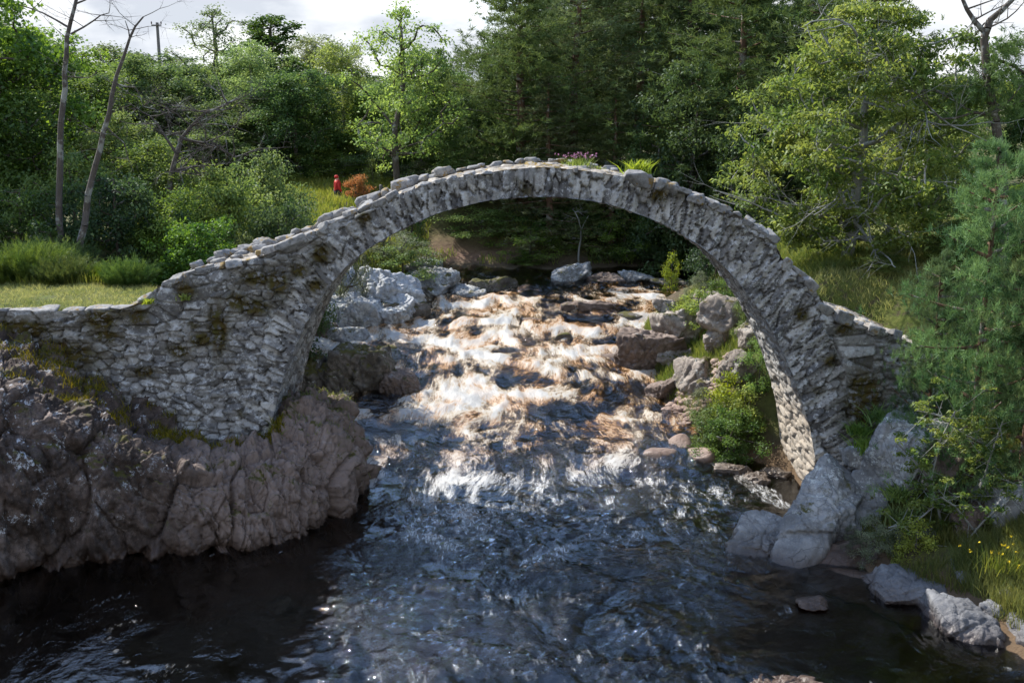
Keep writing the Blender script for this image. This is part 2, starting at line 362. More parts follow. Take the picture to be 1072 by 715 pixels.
def graded(a, b, step, ext, k=1.28):
    c = list(np.arange(a, b+1e-6, step)); s = step; lo_, hi_ = [], []
    v = a
    while v > -ext: s *= k; v -= s; lo_.append(v)
    v, s = b, step
    while v < ext: s *= k; v += s; hi_.append(v)
    return np.array(lo_[::-1]+c+hi_)
gx = graded(-14, 16, .16, 600); gy = graded(9, 50, .16, 600)
X, Y = np.meshgrid(gx, gy, indexing='ij'); X = X.ravel(); Y = Y.ravel()
Z = ground(X, Y)
path = sstep(20.2, 20.6, Y)*(1-sstep(23.0, 24.6, Y))*(X < -6)
grass = np.clip(.55+path+sstep(5.5, 7, X)*(1-sstep(30, 36, Y))*.5, 0, 1)*sstep(.25, .6, Z-zw(Y))
earth = np.exp(-(((X+2.2)/3.4)**2+((Y-41.8)/2.3)**2)**2)*sstep(.05, .4, Z-zw(Y))
g_o = mesh_np('ground', np.stack([X, Y, Z], 1), grid_faces(len(gx), len(gy)), MAT['ground'], attrs={'grass': grass, 'earth': earth}, smooth=True)
tag(g_o, 'grassy and earthy river banks running back under the trees', 'ground', kind='structure')

# water: a sheet over the bed, cascades as real steps
sx = np.arange(-13.5, 12.6, .06); sy = np.concatenate([np.arange(6, 38, .06), np.arange(38, 47, .2)])
X, Y = np.meshgrid(sx, sy, indexing='ij'); X = X.ravel(); Y = Y.ravel()
wy = Y+2.6*perlin(v3(X*.30, Y*.15), 21)+.9*perlin(v3(X*.8, Y*.45), 22)+.35*X*np.tanh(X*.2)*.5
SP = 2.15
k = np.floor(wy/SP); f = wy/SP-k
stair = (k+sstep(.0, .42, f))*SP
stp = sstep(22.5, 25.5, Y)*(1-sstep(35.6, 37, Y))
Z = zw(Y*(1-.42*stp)+(.42*stp)*(stair+(Y-wy)+.4))
drop = stp*sstep(0, .12, f)*(1-sstep(.3, .55, f))
turb = stp
wx_ = X+.5*perlin(v3(X*.5, Y*.35), 23); wy_ = Y+.7*perlin(v3(X*.4, Y*.3), 24)
rapn = ridged(v3(wx_*1.1, wy_*.62), 3, 25); rapn2 = fbm(v3(wx_*2.6, wy_*1.25), 3, 31)
Z = Z+turb*(.10*rapn+.06*rapn2+.012*fbm(v3(X*7, Y*3), 3, 33))
# pool chop: strong where the current runs, quiet in the eddies left front and right front
cx = np.interp(Y, [8, 14, 18, 22, 26], [-.2, 0.2, 1.0, .6, -.5])
hw = np.interp(Y, [8, 14, 18, 22, 26], [3.4, 3.7, 4.2, 5.2, 9])
chop = np.clip(1.15-np.abs(X-cx)/hw, 0, 1); chop = sstep(.05, .55, chop+.25*perlin(v3(X*.5, Y*.4), 35))
chop = np.maximum(chop, .06)*(1-turb)
d1 = .62*X+.78*Y; d2 = .78*X-.62*Y
pool = .55*fbm(v3(wx_*.9+.3*d1, wy_*.9), 3, 41)+.40*ridged(v3(wx_*1.8, wy_*1.6), 3, 43)+.26*ridged(v3(d2*3.8, d1*3.2), 3, 45)
Z = Z+chop*.17*pool*(.55+.9*sstep(-.4, .5, perlin(v3(X*.6, Y*.5), 49)))+(1-turb)*.008*fbm(v3(X*3, Y*3), 2, 47)
# foam: in the rapids by break-up and drop, streaks in the pool, rafts in eddies
I_ = np.interp(Y+.5*perlin(v3(X*.4, Y*.4), 52), [12.5, 15.5, 18, 21, 23.5, 26.5, 37, 38.5], [0, .32, .58, .70, .80, 1, 1, 0])*np.maximum(chop, sstep(20.5, 23.5, Y))
big_ = fbm(v3(wx_*.55, wy_*.40), 3, 51)
fo = I_*(.30+.42*rapn+.50*rapn2+.75*big_)+.22*turb*drop
fo = fo-turb*.55*np.exp(-(((X-1.6)/1.5)**2+((Y-25.6)/.9)**2))   # dark tongue
fo = fo-turb*.40*np.exp(-(((X-.4)/1.1)**2+((Y-27.9)/.8)**2))
streak = ridged(v3(wx_*1.5+.4*wy_, wy_*.7), 4, 55)
fo = np.maximum(fo, (1-turb)*(.0+.42*chop*sstep(.42, .92, streak)))
sw = np.hypot((X+4.7)/1.0, (Y-14.6)/.8)+.6*perlin(v3(X*.7, Y*.7), 57)+.15*perlin(v3(X*2.4, Y*2.4), 63)
fo = np.maximum(fo, .30*(1-turb)*(1+.5*fbm(v3(X*3, Y*3), 3, 62))*sstep(.72, .95, np.cos(sw*5.2))*(sw < 5.0)*sstep(-.2, .35, perlin(v3(X*1.1, Y*1.1), 58))*(X < -.5))
sw2 = np.hypot((X-6.0)/1.0, (Y-12.2)/1.25)+.3*perlin(v3(X*.9, Y*.9), 59)
fo = np.maximum(fo, .34*(1-turb)*(1+.5*fbm(v3(X*3, Y*3), 3, 64))*sstep(.80, .97, np.cos(sw2*4.3))*(sw2 < 4.2)*sstep(-.25, .3, perlin(v3(X*1.4, Y*1.4), 60))*(X > 2))
def raft(x, y, a, b, s, ang=0):
    c, s_ = math.cos(ang), math.sin(ang); dx = X-x; dy = Y-y
    q = ((dx*c+dy*s_)/a)**2+((-dx*s_+dy*c)/b)**2+.5*perlin(v3(X*1.8, Y*1.8), 61)
    return s*(1-sstep(.5, 1.1, q))
pa = at(345, 427, 25.0); fo = np.maximum(fo, raft(pa[0], 25.3, 1.3, .6, .74))
fo = np.maximum(fo, raft(-3.1, 21.8, .40, 1.1, .66)); fo = np.maximum(fo, raft(5.2, 20.9, .34, 1.6, .52, .25)); fo = np.maximum(fo, raft(4.4, 22.6, .3, .8, .66, .45))
fo = np.clip(fo*sstep(46, 38, Y), 0, 1.3)
flow = np.stack([wx_, wy_, np.zeros_like(wx_)], 1)
m = M('peaty river water'); fl = m.attr('flow', True); fa = m.attr('foam'); ch = m.attr('chop')
ns = m.noise(m.mapv(fl, (7.5, 2.0, 1)), 1.0, 7, .66, .9); nf = m.noise(m.mapv(fl, (24, 7, 1)), 1.0, 5, .68, .8); nb = m.noise(m.mapv(fl, (1.1, .6, 1)), 1, 4, .55)
f_in = m.math('ADD', m.math('ADD', fa, m.math('MULTIPLY', m.math('SUBTRACT', ns, .5), 1.15)), m.math('MULTIPLY', m.math('SUBTRACT', nf, .5), .75))
fac = m.rng(f_in, .36, .82); tb = m.attr('turb')
fcol = m.mix(tb, (.48, .48, .475), m.ramp(f_in, [(.36, (.18, .09, .032)), (.50, (.38, .235, .11)), (.66, (.41, .325, .22)), (.94, (.43, .42, .395))]))
fcol = m.mix(m.math('MULTIPLY', m.math('MULTIPLY', m.rng(nb, .46, .58), tb), m.rng(f_in, .45, .95, .9, .2)), fcol, (.40, .185, .05))
rip = m.noise(m.mapv(fl, (3.6, 3.2, 1)), 1.0, 5, .6, 1.2); rip2 = m.noise(m.mapv(fl, (11, 9, 1)), 1.0, 4, .65, 1.0)
hh = m.math('ADD', rip, m.math('MULTIPLY', rip2, .3))
hh = m.math('MULTIPLY', m.math('MULTIPLY', hh, m.rng(ch, 0, 1, .10, 1, False)), m.rng(m.noise(m.mapv(fl, (.9, .7, 1)), 1, 3, .55, 1.0), .40, .62, .30, 1.25))
bp = m.bump(hh, 1.0, .085)
gl = m.n('ShaderNodeBsdfGlossy'); gl.inputs['Roughness'].default_value = .03; m.l(bp, gl.inputs['Normal'])
tr = m.n('ShaderNodeBsdfTransparent')
fr = m.n('ShaderNodeFresnel'); fr.inputs['IOR'].default_value = 1.85; m.l(bp, fr.inputs['Normal'])
wat = m.n('ShaderNodeMixShader'); m.l(fr.outputs[0], wat.inputs[0]); m.l(tr.outputs[0], wat.inputs[1]); m.l(gl.outputs[0], wat.inputs[2])
fb = m.bump(m.math('ADD', nf, ns), .5, .04)
fd = m.n('ShaderNodeBsdfPrincipled'); m.l(fcol, fd.inputs['Base Color']); fd.inputs['Roughness'].default_value = .45; fd.inputs['Specular IOR Level'].default_value = .35; m.l(fb, fd.inputs['Normal'])
mx = m.n('ShaderNodeMixShader'); m.l(fac, mx.inputs[0]); m.l(wat.outputs[0], mx.inputs[1]); m.l(fd.outputs[0], mx.inputs[2])
m.l(mx.outputs[0], m.out.inputs[0])
va = m.n('ShaderNodeVolumeAbsorption'); va.inputs[0].default_value = (.52, .22, 0, 1); va.inputs[1].default_value = 4.6
m.l(va.outputs[0], m.out.inputs['Volume'])
w_o = mesh_np('river_water', np.stack([X, Y, Z], 1), grid_faces(len(sx), len(sy)), m.m, attrs={'foam': fo, 'flow': flow, 'turb': sstep(20.5, 25, Y), 'chop': np.maximum(chop, turb)}, smooth=True)
tag(w_o, 'dark peaty river breaking into white and amber rapids', 'river', kind='structure')

# ------------------------------------------------------------------ rocks
_ico = {}
def ico(sub):
    if sub not in _ico:
        bm = bmesh.new(); bmesh.ops.create_icosphere(bm, subdivisions=sub, radius=1)
        bm.verts.ensure_lookup_table()
        V = np.array([v.co[:] for v in bm.verts]); F = np.array([[v.index for v in f.verts] for f in bm.faces]); bm.free()
        _ico[sub] = (V/np.linalg.norm(V, axis=1)[:, None], F)
    return _ico[sub]
def radial(D, N, dist, sharp=18):
    q = np.maximum(D@N.T, 1e-3)/dist      # 1/r
    return 1/(np.sum(q**sharp, 1)**(1/sharp))
def rock_verts(size, seed, sub=5, facets=13, rough=.06, strata=0., sharp=16, loc=(0, 0, 0)):
    D, F = ico(sub); rs = np.random.RandomState(seed)
    N = rs.randn(facets, 3); N /= np.linalg.norm(N, axis=1)[:, None]
    N = np.concatenate([N, np.eye(3), -np.eye(3)]); dist = np.concatenate([rs.uniform(.68, 1., facets), np.full(6, 1.)])
    r = radial(D, N, dist, sharp)
    V = D*r[:, None]*np.array(size)
    return displ(V, D, F, np.mean(size), seed, rough, strata, loc)
def voro3(p, seed, jit=.9):
    i0 = np.floor(p).astype(np.int64); n = len(p); f1 = np.full(n, 9.); f2 = f1.copy(); cid = np.zeros(n, np.int64); off = np.zeros((n, 3))
    for a_ in (-1, 0, 1):
        for b_ in (-1, 0, 1):
            for c_ in (-1, 0, 1):
                i = i0+np.array([a_, b_, c_]); kk = i[:, 0]*73+i[:, 1]*179+i[:, 2]*283
                o_ = np.stack([i[:, k]+.5+jit*(hsh(kk, i[:, k], k+1, seed)-.5)-p[:, k] for k in range(3)], 1)
                d = np.sqrt((o_*o_).sum(1)); c = d < f1
                f2 = np.where(c, f1, np.minimum(f2, d)); cid = np.where(c, kk, cid); off = np.where(c[:, None], o_, off); f1 = np.where(c, d, f1)
    return f1, f2, cid, off
def fracture(q, s, seed, amp, warp=.14, tl=1.9):
    wv = warp*np.stack([fbm(q*1.2/s, 3, seed % 20+k) for k in range(3)], 1)
    d = 0
    for fr_, am in ((1.5, 1.), (3.6, .45), (8., .2)):
        p_ = (q*np.array([1, 1, .62])/s*fr_)@np.array([[.92, .1, .38], [-.2, .97, .1], [-.36, -.15, .92]])+wv*fr_*.6
        f1, f2, cid, off = voro3(p_, seed % 97)
        t = np.stack([hsh(cid, cid*3, k, seed % 31)-.5 for k in range(3)], 1)
        d = d+am*((hsh(cid, cid*7, 9, seed % 31)-.5)*.9+tl*(t*off).sum(1)-.45*(1-sstep(0, .10, f2-f1)))
    return d*amp*s
def displ(V, D, F, s, seed, rough, strata, loc):
    q = (V+np.array(loc))
    d = rough*s*(1.3*fbm(q*1.5/s, 4, seed % 50)+.7*ridged(q*3.2/s, 4, seed % 40)-.3)
    d += .012*fbm(q*9, 3, seed % 30)+(fracture(q, s, seed, rough*1.5) if rough >= .045 and len(V) > 700 else 0)
    if strata:
        t = (q[:, 0]*.8+q[:, 2]*.3)*6/s+1.2*fbm(q*1.5/s, 3, 5)
        d += strata*s*(np.abs((t % 1)-.5)*2-.5)*.5
    return V+D*d[:, None], F
def rock(name, px, py, Y, wpx, hpx, depth, mat, label, cat='rock', seed=1, rz=0., tilt=0., sub=5, facets=13, rough=.06, strata=0., sharp=16, group=None, sink=.25):
    if Y is None: Y = float(hit(px, py+hpx*.42)[1])+depth*.30
    s = Y/.97/FPX; sz = (wpx*s/2, depth/2, hpx*s/2*(1+sink))
    c = at(px, py+hpx*sink/2, Y)
    V, F = rock_verts(sz, seed, sub, facets, rough, strata, sharp, c)
    o = mesh_np(name, V, F, MAT[mat], smooth=True)
    o.location = c; o.rotation_euler = (0, tilt, rz)
    return tag(o, label, cat, group)
def hull_rock(name, pts, mat, label, cat='boulder', seed=1, sub=6, rough=.05, sharp=26, strata=0, group=None):
    P_ = np.array(pts); c = P_.mean(0)
    bm = bmesh.new()
    for p_ in P_-c: bm.verts.new(p_)
    bmesh.ops.convex_hull(bm, input=list(bm.verts)); bm.normal_update()
    N, dd = [], []
    for f_ in bm.faces:
        n_ = f_.normal; d_ = n_.dot(f_.verts[0].co)
        if d_ < 0: n_, d_ = -n_, -d_
        N.append(n_[:]); dd.append(max(d_, .02))
    bm.free()
    N = np.array(N); dd = np.array(dd); D, F = ico(sub)
    V = D*radial(D, N, dd, sharp)[:, None]
    s = float(np.mean(P_.max(0)-P_.min(0))/2)
    V, F = displ(V, D, F, s, seed, rough, strata, c)
    o = mesh_np(name, V, F, MAT[mat], smooth=True); o.location = c
    return tag(o, label, cat, group)

# big left crag: lofted from waterline over the crest to the wall foot
def loft_crag():
    W = [(-240, 640, 15.4), (-120, 622, 15.9), (0, 607, 16.5), (110, 588, 17.3), (225, 581, 17.6), (268, 570, 18.0), (320, 556, 18.6), (362, 538, 19.5), (381, 505, 21.2), (372, 478, 22.6), (345, 455, 23.6), (318, 440, 24.4)]
    Cc = [(-240, 385, 17.6), (-120, 385, 17.8), (0, 398, 18.0), (90, 432, 18.5), (170, 462, 19.0), (245, 478, 19.3), (290, 462, 19.7), (315, 424, 20.6), (328, 418, 21.6), (338, 418, 22.4), (330, 420, 23.2), (312, 425, 23.8)]
    n = len(W); tt = np.arange(n)
    Wp = np.array([at(*q) for q in W]); Wp[:, 2] = 0
    Cp = np.array([at(*q) for q in Cc])
    Bp = Cp.copy(); Bp[:, 1] = np.maximum(Bp[:, 1]+1.2, 20.6); Bp[6:, 0] -= 1.2; Bp[7:, 1] = Cp[7:, 1]-.3; Bp[:6, 2] += np.array([.5, .5, .35, .15, .1, .0])
    ns = 620; s = np.linspace(0, n-1, ns)
    def cat(Pp):      # smooth interpolation
        from_ = np.stack([np.interp(s, tt, Pp[:, k]) for k in range(3)], 1)
        ker = np.hanning(41); ker /= ker.sum(); pad = np.pad(from_, ((20, 20), (0, 0)), mode='edge')
        return np.stack([np.convolve(pad[:, k], ker, 'valid') for k in range(3)], 1)
    Ws, Cs, Bs = cat(Wp), cat(Cp), cat(Bp)
    nt_ = 190; t = np.linspace(-.22, 1.45, nt_)
    V = np.zeros((ns, nt_, 3))
    out = Ws-Cs; out[:, 2] = 0; out /= np.linalg.norm(out, axis=1)[:, None]
    for j, q in enumerate(t):
        if q <= 1:
            # face: steep below, rounding at the crest
            hor = max(q, 0)**2.2; ver = q if q < 0 else math.sin(q*math.pi/2)**1.02
            pt = Ws*(1-hor)+Cs*hor; pt[:, 2] = Ws[:, 2]+(Cs[:, 2]-Ws[:, 2])*ver
            if q < 0: pt[:, :2] -= out[:, :2]*q*-.3
        else:
            a = (q-1)/.45; pt = Cs*(1-a)+Bs*a
        V[:, j] = pt
    # normals
    du = np.gradient(V, axis=0); dv = np.gradient(V, axis=1); N = np.cross(du, dv); N /= np.linalg.norm(N, axis=2)[:, :, None]+1e-9
    if N[:, 60, 1].mean() > 0: N = -N
    Pf = V.reshape(-1, 3); Nf = N.reshape(-1, 3)
    # blocky fractured schist, joints steep and dipping to the right
    d = .34*fbm(Pf*.5, 3, 73)+.05*ridged(Pf*np.array([1.1, 1.1, .5]), 3, 75)
    d += fracture(Pf*np.array([1.1, 1, .7]), 1.7, 17, .15, .10, 2.4)+fracture(Pf*np.array([1.2, 1.2, .8]), .60, 29, .095, .08, 2.6)
    sl_ = (Pf[:, 0]*.85+Pf[:, 2]*.50+Pf[:, 1]*.2)/.42+.5*fbm(Pf*.8, 3, 78); d += .10*(sl_ % 1.)-.05
    d += .015*ridged(Pf*np.array([3.2, 3.2, 1.6]), 4, 76)+.014*fbm(Pf*10, 3, 77)
    V = (Pf+Nf*d[:, None])
    o = mesh_np('rock_crag', V, grid_faces(ns, nt_), MAT['rock_crag'], smooth=False)
    return tag(o, 'huge dark lichened crag under the left end of the stone bridge', 'rock')
crag = loft_crag()

A = at
for k_, (px_, py_, w_, h_, Y_, lb_) in enumerate([
    (352, 309, 74, 50, 33.6, 'tallest of the pale fissured rocks, rising right behind the left pier'),
    (398, 303, 74, 44, 34.2, 'pale fissured rock with a flat top below the willow bush'),
    (374, 330, 60, 34, 32.6, 'pale slanting rock low in the middle of the pale group'),
    (412, 324, 48, 32, 33.2, 'pale rock at the right end of the pale group above the cascade'),
    (336, 330, 40, 40, 32.2, 'pale rock at the left end of the pale group against the pier')]):
    rock('rock_outcrop', px_, py_, Y_, w_, h_, 2.0, 'rock_pale', lb_, 'rock', seed=211+k_, sub=6, facets=9, rough=.085, strata=.12, sharp=50, tilt=.15*((k_ % 3)-1), rz=.4*k_, group='pale rocks left of the rapids')
rock('boulder', 365, 352, 31.2, 46, 26, 1.2, 'rock_grey', 'grey wedge boulder at the foot of the pale rock mass', 'boulder', seed=16, rough=.05)
rock('boulder', 342, 347, 31.4, 30, 24, 1.0, 'rock_brown', 'brown boulder tucked between the pale rocks and the left pier', 'boulder', seed=17, rough=.06)
rock('rock', 386, 391, 27.8, 74, 62, 1.7, 'rock_dark', 'tall dark mossy rock standing in the rapids left of midstream', seed=18, rough=.10, sub=6, facets=9, sharp=45, strata=.1)
rock('rock', 358, 405, 27.4, 66, 44, 1.3, 'rock_dark', 'low rough rock joined to the tall mossy rock in the rapids', seed=19, rough=.10, sub=6, facets=9, sharp=45, strata=.1)
rock('rock', 420, 405, 27.3, 60, 34, 1.1, 'rock_brown', 'flat brown rock with water spilling past its right end', seed=20, rough=.08, sub=6, facets=9, sharp=45, strata=.1)
rock('rock', 326, 392, 27.6, 34, 40, 1.2, 'rock_dark', 'dark moss-covered rock squeezed against the left pier', seed=21, rough=.12)
rock('stone', 412, 368, 30.2, 16, 11, .5, 'rock_dark', 'small dark stone poking from the rapids near the wedge boulder', 'stone', seed=22, sub=4)
rock('stone', 589, 355, 31.3, 26, 14, .6, 'rock_dark', 'small dark stone breaking the middle of the rapids', 'stone', seed=23, sub=4)
rock('stone', 620, 322, 34.6, 66, 16, 1.2, 'rock_brown', 'low brown rock ledge across the upper rapids', 'stone', seed=24, sub=5, rough=.09)
rock('stone', 660, 333, 33.2, 30, 14, .7, 'rock_dark', 'wet dark stone in the upper rapids near the right bank', 'stone', seed=25, sub=4)
rock('stone', 560, 338, 33.0, 30, 10, .6, 'rock_brown', 'brown wet stone under the upper cascade', 'stone', seed=26, sub=4)
rock('stone', 640, 375, 29.8, 44, 12, .7, 'rock_brown', 'long flat stone awash at the right of the rapids', 'stone', seed=27, sub=4)
rock('stone', 520, 322, 35.6, 40, 13, .8, 'rock_brown', 'flat brown stone at the lip of the upper cascade', 'stone', seed=28, sub=4)
# right bank behind the arch
rock('boulder', 683, 370, None, 70, 44, 1.5, 'rock_brown', 'angular brown cliff block at the right edge of the rapids', 'boulder', seed=31, sub=6, facets=8, rough=.085, strata=.08, sharp=45, tilt=0.00, rz=15.50)
rock('boulder', 722, 342, None, 60, 40, 1.4, 'rock_warm', 'grey block above the angular brown cliff block', 'boulder', seed=32, sub=5, facets=8, rough=.085, strata=.08, sharp=45, tilt=0.20, rz=16.00)
rock('boulder', 762, 332, None, 70, 40, 1.5, 'rock_warm', 'pale grey rock face high on the right bank behind the arch', 'boulder', seed=33, sub=5, facets=8, rough=.085, strata=.08, sharp=45, tilt=-0.20, rz=16.50)
rock('boulder', 728, 388, None, 60, 28, 1.1, 'rock_warm', 'slanting grey slab on the right bank above the pebble bar', 'boulder', seed=34, sub=5, facets=8, rough=.085, strata=.08, sharp=45, tilt=0.00, rz=17.00)
rock('boulder', 775, 380, None, 46, 30, 1.0, 'rock_warm', 'grey rock among the rust coloured plants on the right bank', 'boulder', seed=35, sub=5, facets=8, rough=.085, strata=.08, sharp=45, tilt=0.20, rz=17.50)
rock('boulder', 700, 405, None, 34, 22, 1.0, 'rock_brown', 'small brown rock at the water line above the pebble bar', 'boulder', seed=36, sub=5, facets=8, rough=.085, strata=.08, sharp=45, tilt=-0.20, rz=18.00)
rock('boulder', 712, 462, None, 34, 26, 1.0, 'rock_pink', 'rounded pinkish boulder, upper one beside the pebble bar', 'boulder', seed=37, facets=30, rough=.03, sharp=8)
rock('boulder', 735, 476, None, 46, 24, 1.1, 'rock_pink', 'rounded tan boulder nearest the foam strip by the right pier', 'boulder', seed=38, facets=30, rough=.03, sharp=8)
rock('boulder', 688, 474, None, 46, 16, .9, 'rock_pink', 'flat wet reddish boulder at the tail of the rapids', 'boulder', seed=39, facets=30, rough=.03, sharp=8)
rock('boulder', 760, 462, None, 30, 22, .9, 'rock_pink', 'small tan boulder half under the right bank bushes', 'boulder', seed=40, facets=30, rough=.04, sharp=8)
for k_, (px_, py_, w_, h_, lb_) in enumerate([(790, 500, 26, 12, 'grey stone at the water edge below the overhanging bush'), (806, 496, 22, 10, 'small grey stone at the foot of the lit barrel'), (768, 492, 24, 12, 'grey stone half under the overhanging bush by the foam strip'), (745, 318, 40, 20, 'grey stone on the right bank skyline under the arch'), (708, 372, 36, 20, 'grey stone between the brown cliff block and the slanting slab'), (755, 352, 44, 22, 'pale broken rock in the middle of the right bank'), (700, 322, 36, 16, 'grey stone at the right corner of the upper cascade'), (790, 345, 36, 22, 'grey stone in the shade of the right haunch'), (745, 402, 34, 14, 'flat grey stone at the top of the pebble bar')]):
    rock('rock', px_, py_, None, w_, h_, .8, 'rock_warm', lb_, 'rock', seed=231+k_, sub=5, facets=8, rough=.09, strata=.1, sharp=50, tilt=.2*((k_ % 3)-1), rz=.7*k_)
# far bank and left ledges: low angular schist
for k_, (px_, py_, w_, h_, mt_, lb_) in enumerate([
    (600, 288, 42, 18, 'rock_grey', 'grey rock at the foot of the shady far bank'),
    (630, 291, 36, 11, 'rock_brown', 'dark rock beside the grey one on the far bank'),
    (668, 291, 30, 9, 'rock_grey', 'lone grey stone under the far bank trees'),
    (700, 296, 26, 8, 'rock_dark', 'dark wet stone at the far right of the calm upper pool'),
    (455, 297, 74, 26, 'rock_grey', 'broken grey ledge above the left side of the upper cascade'),
    (440, 283, 60, 18, 'rock_grey', 'small broken ledge at the lower edge of the left bank bushes'),
    (490, 307, 46, 10, 'rock_grey', 'low grey shelf right beside the head of the rapids'),
    (420, 326, 44, 24, 'rock_dark', 'dark mossy ledge where the pale rock mass meets the cascade'),
    (516, 300, 30, 16, 'rock_dark', 'dark mossy block at the end of the bare earth bank')]):
    rock('rock_ledge', px_, py_, None, w_, h_, 1.5, mt_, lb_, 'rock', seed=401+k_, sub=5, facets=8, rough=.10, sharp=45, strata=.08, rz=.3*k_, tilt=.12*((k_ % 3)-1))
# right front
hull_rock('boulder', [A(866, 477, 18.9), A(846, 491, 18.7), A(828, 530, 18.2), A(800, 604, 17.0), A(812, 618, 16.7), A(845, 618, 16.8), A(905, 520, 18.4), A(918, 512, 19.0), A(870, 560, 17.5), A(832, 600, 16.9), A(900, 600, 19.4), A(835, 560, 19.8), A(880, 500, 20.0)], 'rock_grey', 'great wedge shaped grey boulder at the foot of the right pier', seed=51, sub=6, rough=.06, sharp=60)
hull_rock('boulder', [A(757, 578, 17.5), A(758, 612, 17.1), A(778, 540, 18.3), A(800, 533, 18.6), A(822, 545, 18.3), A(800, 617, 16.8), A(832, 610, 17.0), A(770, 560, 19.3), A(825, 560, 19.3)], 'rock_grey', 'lower grey boulder at the left toe of the great wedge boulder', seed=57, sub=6, rough=.06, sharp=40)
hull_rock('boulder', [A(893, 492, 18.9), A(918, 490, 18.9), A(932, 530, 18.4), A(930, 560, 18.0), A(890, 565, 18.0), A(885, 530, 18.5), A(925, 560, 19.6), A(890, 500, 19.8)], 'rock_grey', 'cracked grey block leaning against the great wedge boulder', seed=52, sub=5, rough=.06)
hull_rock('boulder', [A(850, 572, 17.6), A(935, 560, 17.6), A(975, 590, 17.2), A(960, 612, 16.6), A(840, 612, 16.8), A(830, 612, 17.2), A(900, 560, 19), A(970, 570, 18.8)], 'rock_brown', 'shadowed brown base rock under the great wedge boulder', seed=53, sub=5, rough=.08)
rock('boulder', 948, 462, 18.6, 80, 84, 1.6, 'rock_grey', 'tall lichened grey rock below the wall beside the right trees', 'boulder', seed=54, sub=6, facets=16, rough=.06, tilt=.25)
rock('boulder', 985, 480, 18.2, 66, 70, 1.4, 'rock_brown', 'shaded brown rock behind the young leafy twigs', 'boulder', seed=55, rough=.08)
rock('boulder', 895, 473, 19.3, 36, 26, .8, 'rock_grey', 'small grey stone lodged against the foot of the right wall', 'boulder', seed=56, rough=.06)
rock('boulder', 1052, 520, 17.4, 70, 84, 1.6, 'rock_grey', 'grey rock at the right edge under the young pine', 'boulder', seed=57, rough=.08)
rock('boulder', 1015, 545, 17.2, 40, 40, 1.0, 'rock_brown', 'brown stone between the pale shrub and the right edge rock', 'boulder', seed=58, rough=.08)
rock('rock_slab', 942, 616, 16.1, 76, 30, 1.1, 'rock_slab', 'pale cracked slab at the waterside below the pale shrub', 'rock', seed=59, sub=6, facets=9, sharp=50, rough=.05, tilt=.12)
rock('rock_slab', 1008, 652, 14.9, 72, 42, 1.2, 'rock_slab', 'pale streaked slab under the buttercup grass', 'rock', seed=60, sub=6, facets=9, sharp=50, rough=.05, tilt=.2)
rock('rock_slab', 1068, 668, 14.4, 36, 40, 1.0, 'rock_slab', 'pale slab cut by the right edge of the view', 'rock', seed=61, rough=.05)
rock('rock', 1012, 607, 16.0, 26, 24, .7, 'rock_grey', 'small grey stone between the two pale slabs', seed=62)
rock('rock', 1030, 596, 16.2, 24, 22, .6, 'rock_brown', 'brown stone in the turf above the pale streaked slab', seed=63, sub=4)
rock('rock', 852, 630, 15.6, 40, 7, .5, 'rock_brown', 'small wet rock alone in the dark pool', seed=65, sub=5)
rock('rock', 826, 724, 13.05, 110, 24, 1.1, 'rock_brown', 'half drowned rock at the bottom edge of the view', seed=66, sub=6, rough=.09)
hull_rock('rock_ledge', [A(840, 590, 17.2), A(845, 618, 16.4), A(905, 596, 17.2), A(985, 612, 16.2), A(1060, 650, 15.2), A(1110, 672, 14.6), A(905, 634, 16.0), A(985, 662, 15.0), A(1050, 690, 14.2), A(1110, 715, 13.6), A(930, 590, 18.2), A(1010, 600, 17.4), A(1110, 640, 16)], 'rock_brown', 'low dark ledge running along the waterside beneath the pale slabs', 'rock', seed=81, sub=6, rough=.06)
rock('rock_slab', 968, 622, 15.85, 46, 26, .9, 'rock_slab', 'small pale slab joined to the right end of the pale cracked slab', 'rock', seed=82, sub=5, facets=9, sharp=50, rough=.055, tilt=.15)
rock('rock_slab', 1036, 662, 14.65, 44, 30, .9, 'rock_slab', 'pale slab right of the pale streaked slab, lower at the water', 'rock', seed=83, sub=5, facets=9, sharp=50, rough=.055, tilt=.2)
for k_, (px_, py_, w_, h_, lb_) in enumerate([(978, 622, 26, 16, 'grey stone wedged in the ledge between the two big slabs'), (1040, 640, 30, 20, 'grey stone in the grass edge above the pale streaked slab'), (915, 606, 22, 12, 'little grey stone at the left end of the waterside ledge'), (1056, 622, 24, 16, 'grey stone in the bright grass near the right edge')]):
    rock('stone', px_, py_, None, w_, h_, .5, 'rock_slab', lb_, 'stone', seed=261+k_, sub=5, facets=9, rough=.07, sharp=40, rz=.8*k_)
for k_, (px_, py_, w_) in enumerate([(968, 560, 20), (1040, 585, 22), (1000, 588, 16)]):
    rock('stone', px_, py_, None, w_, w_*.7, .4, 'rock_grey', ['grey stone in the turf above the brown base rock', 'grey stone half sunk in the bright grass', 'grey stone in the grass right of the pale shrubs'][k_], 'stone', seed=70+k_, sub=4)

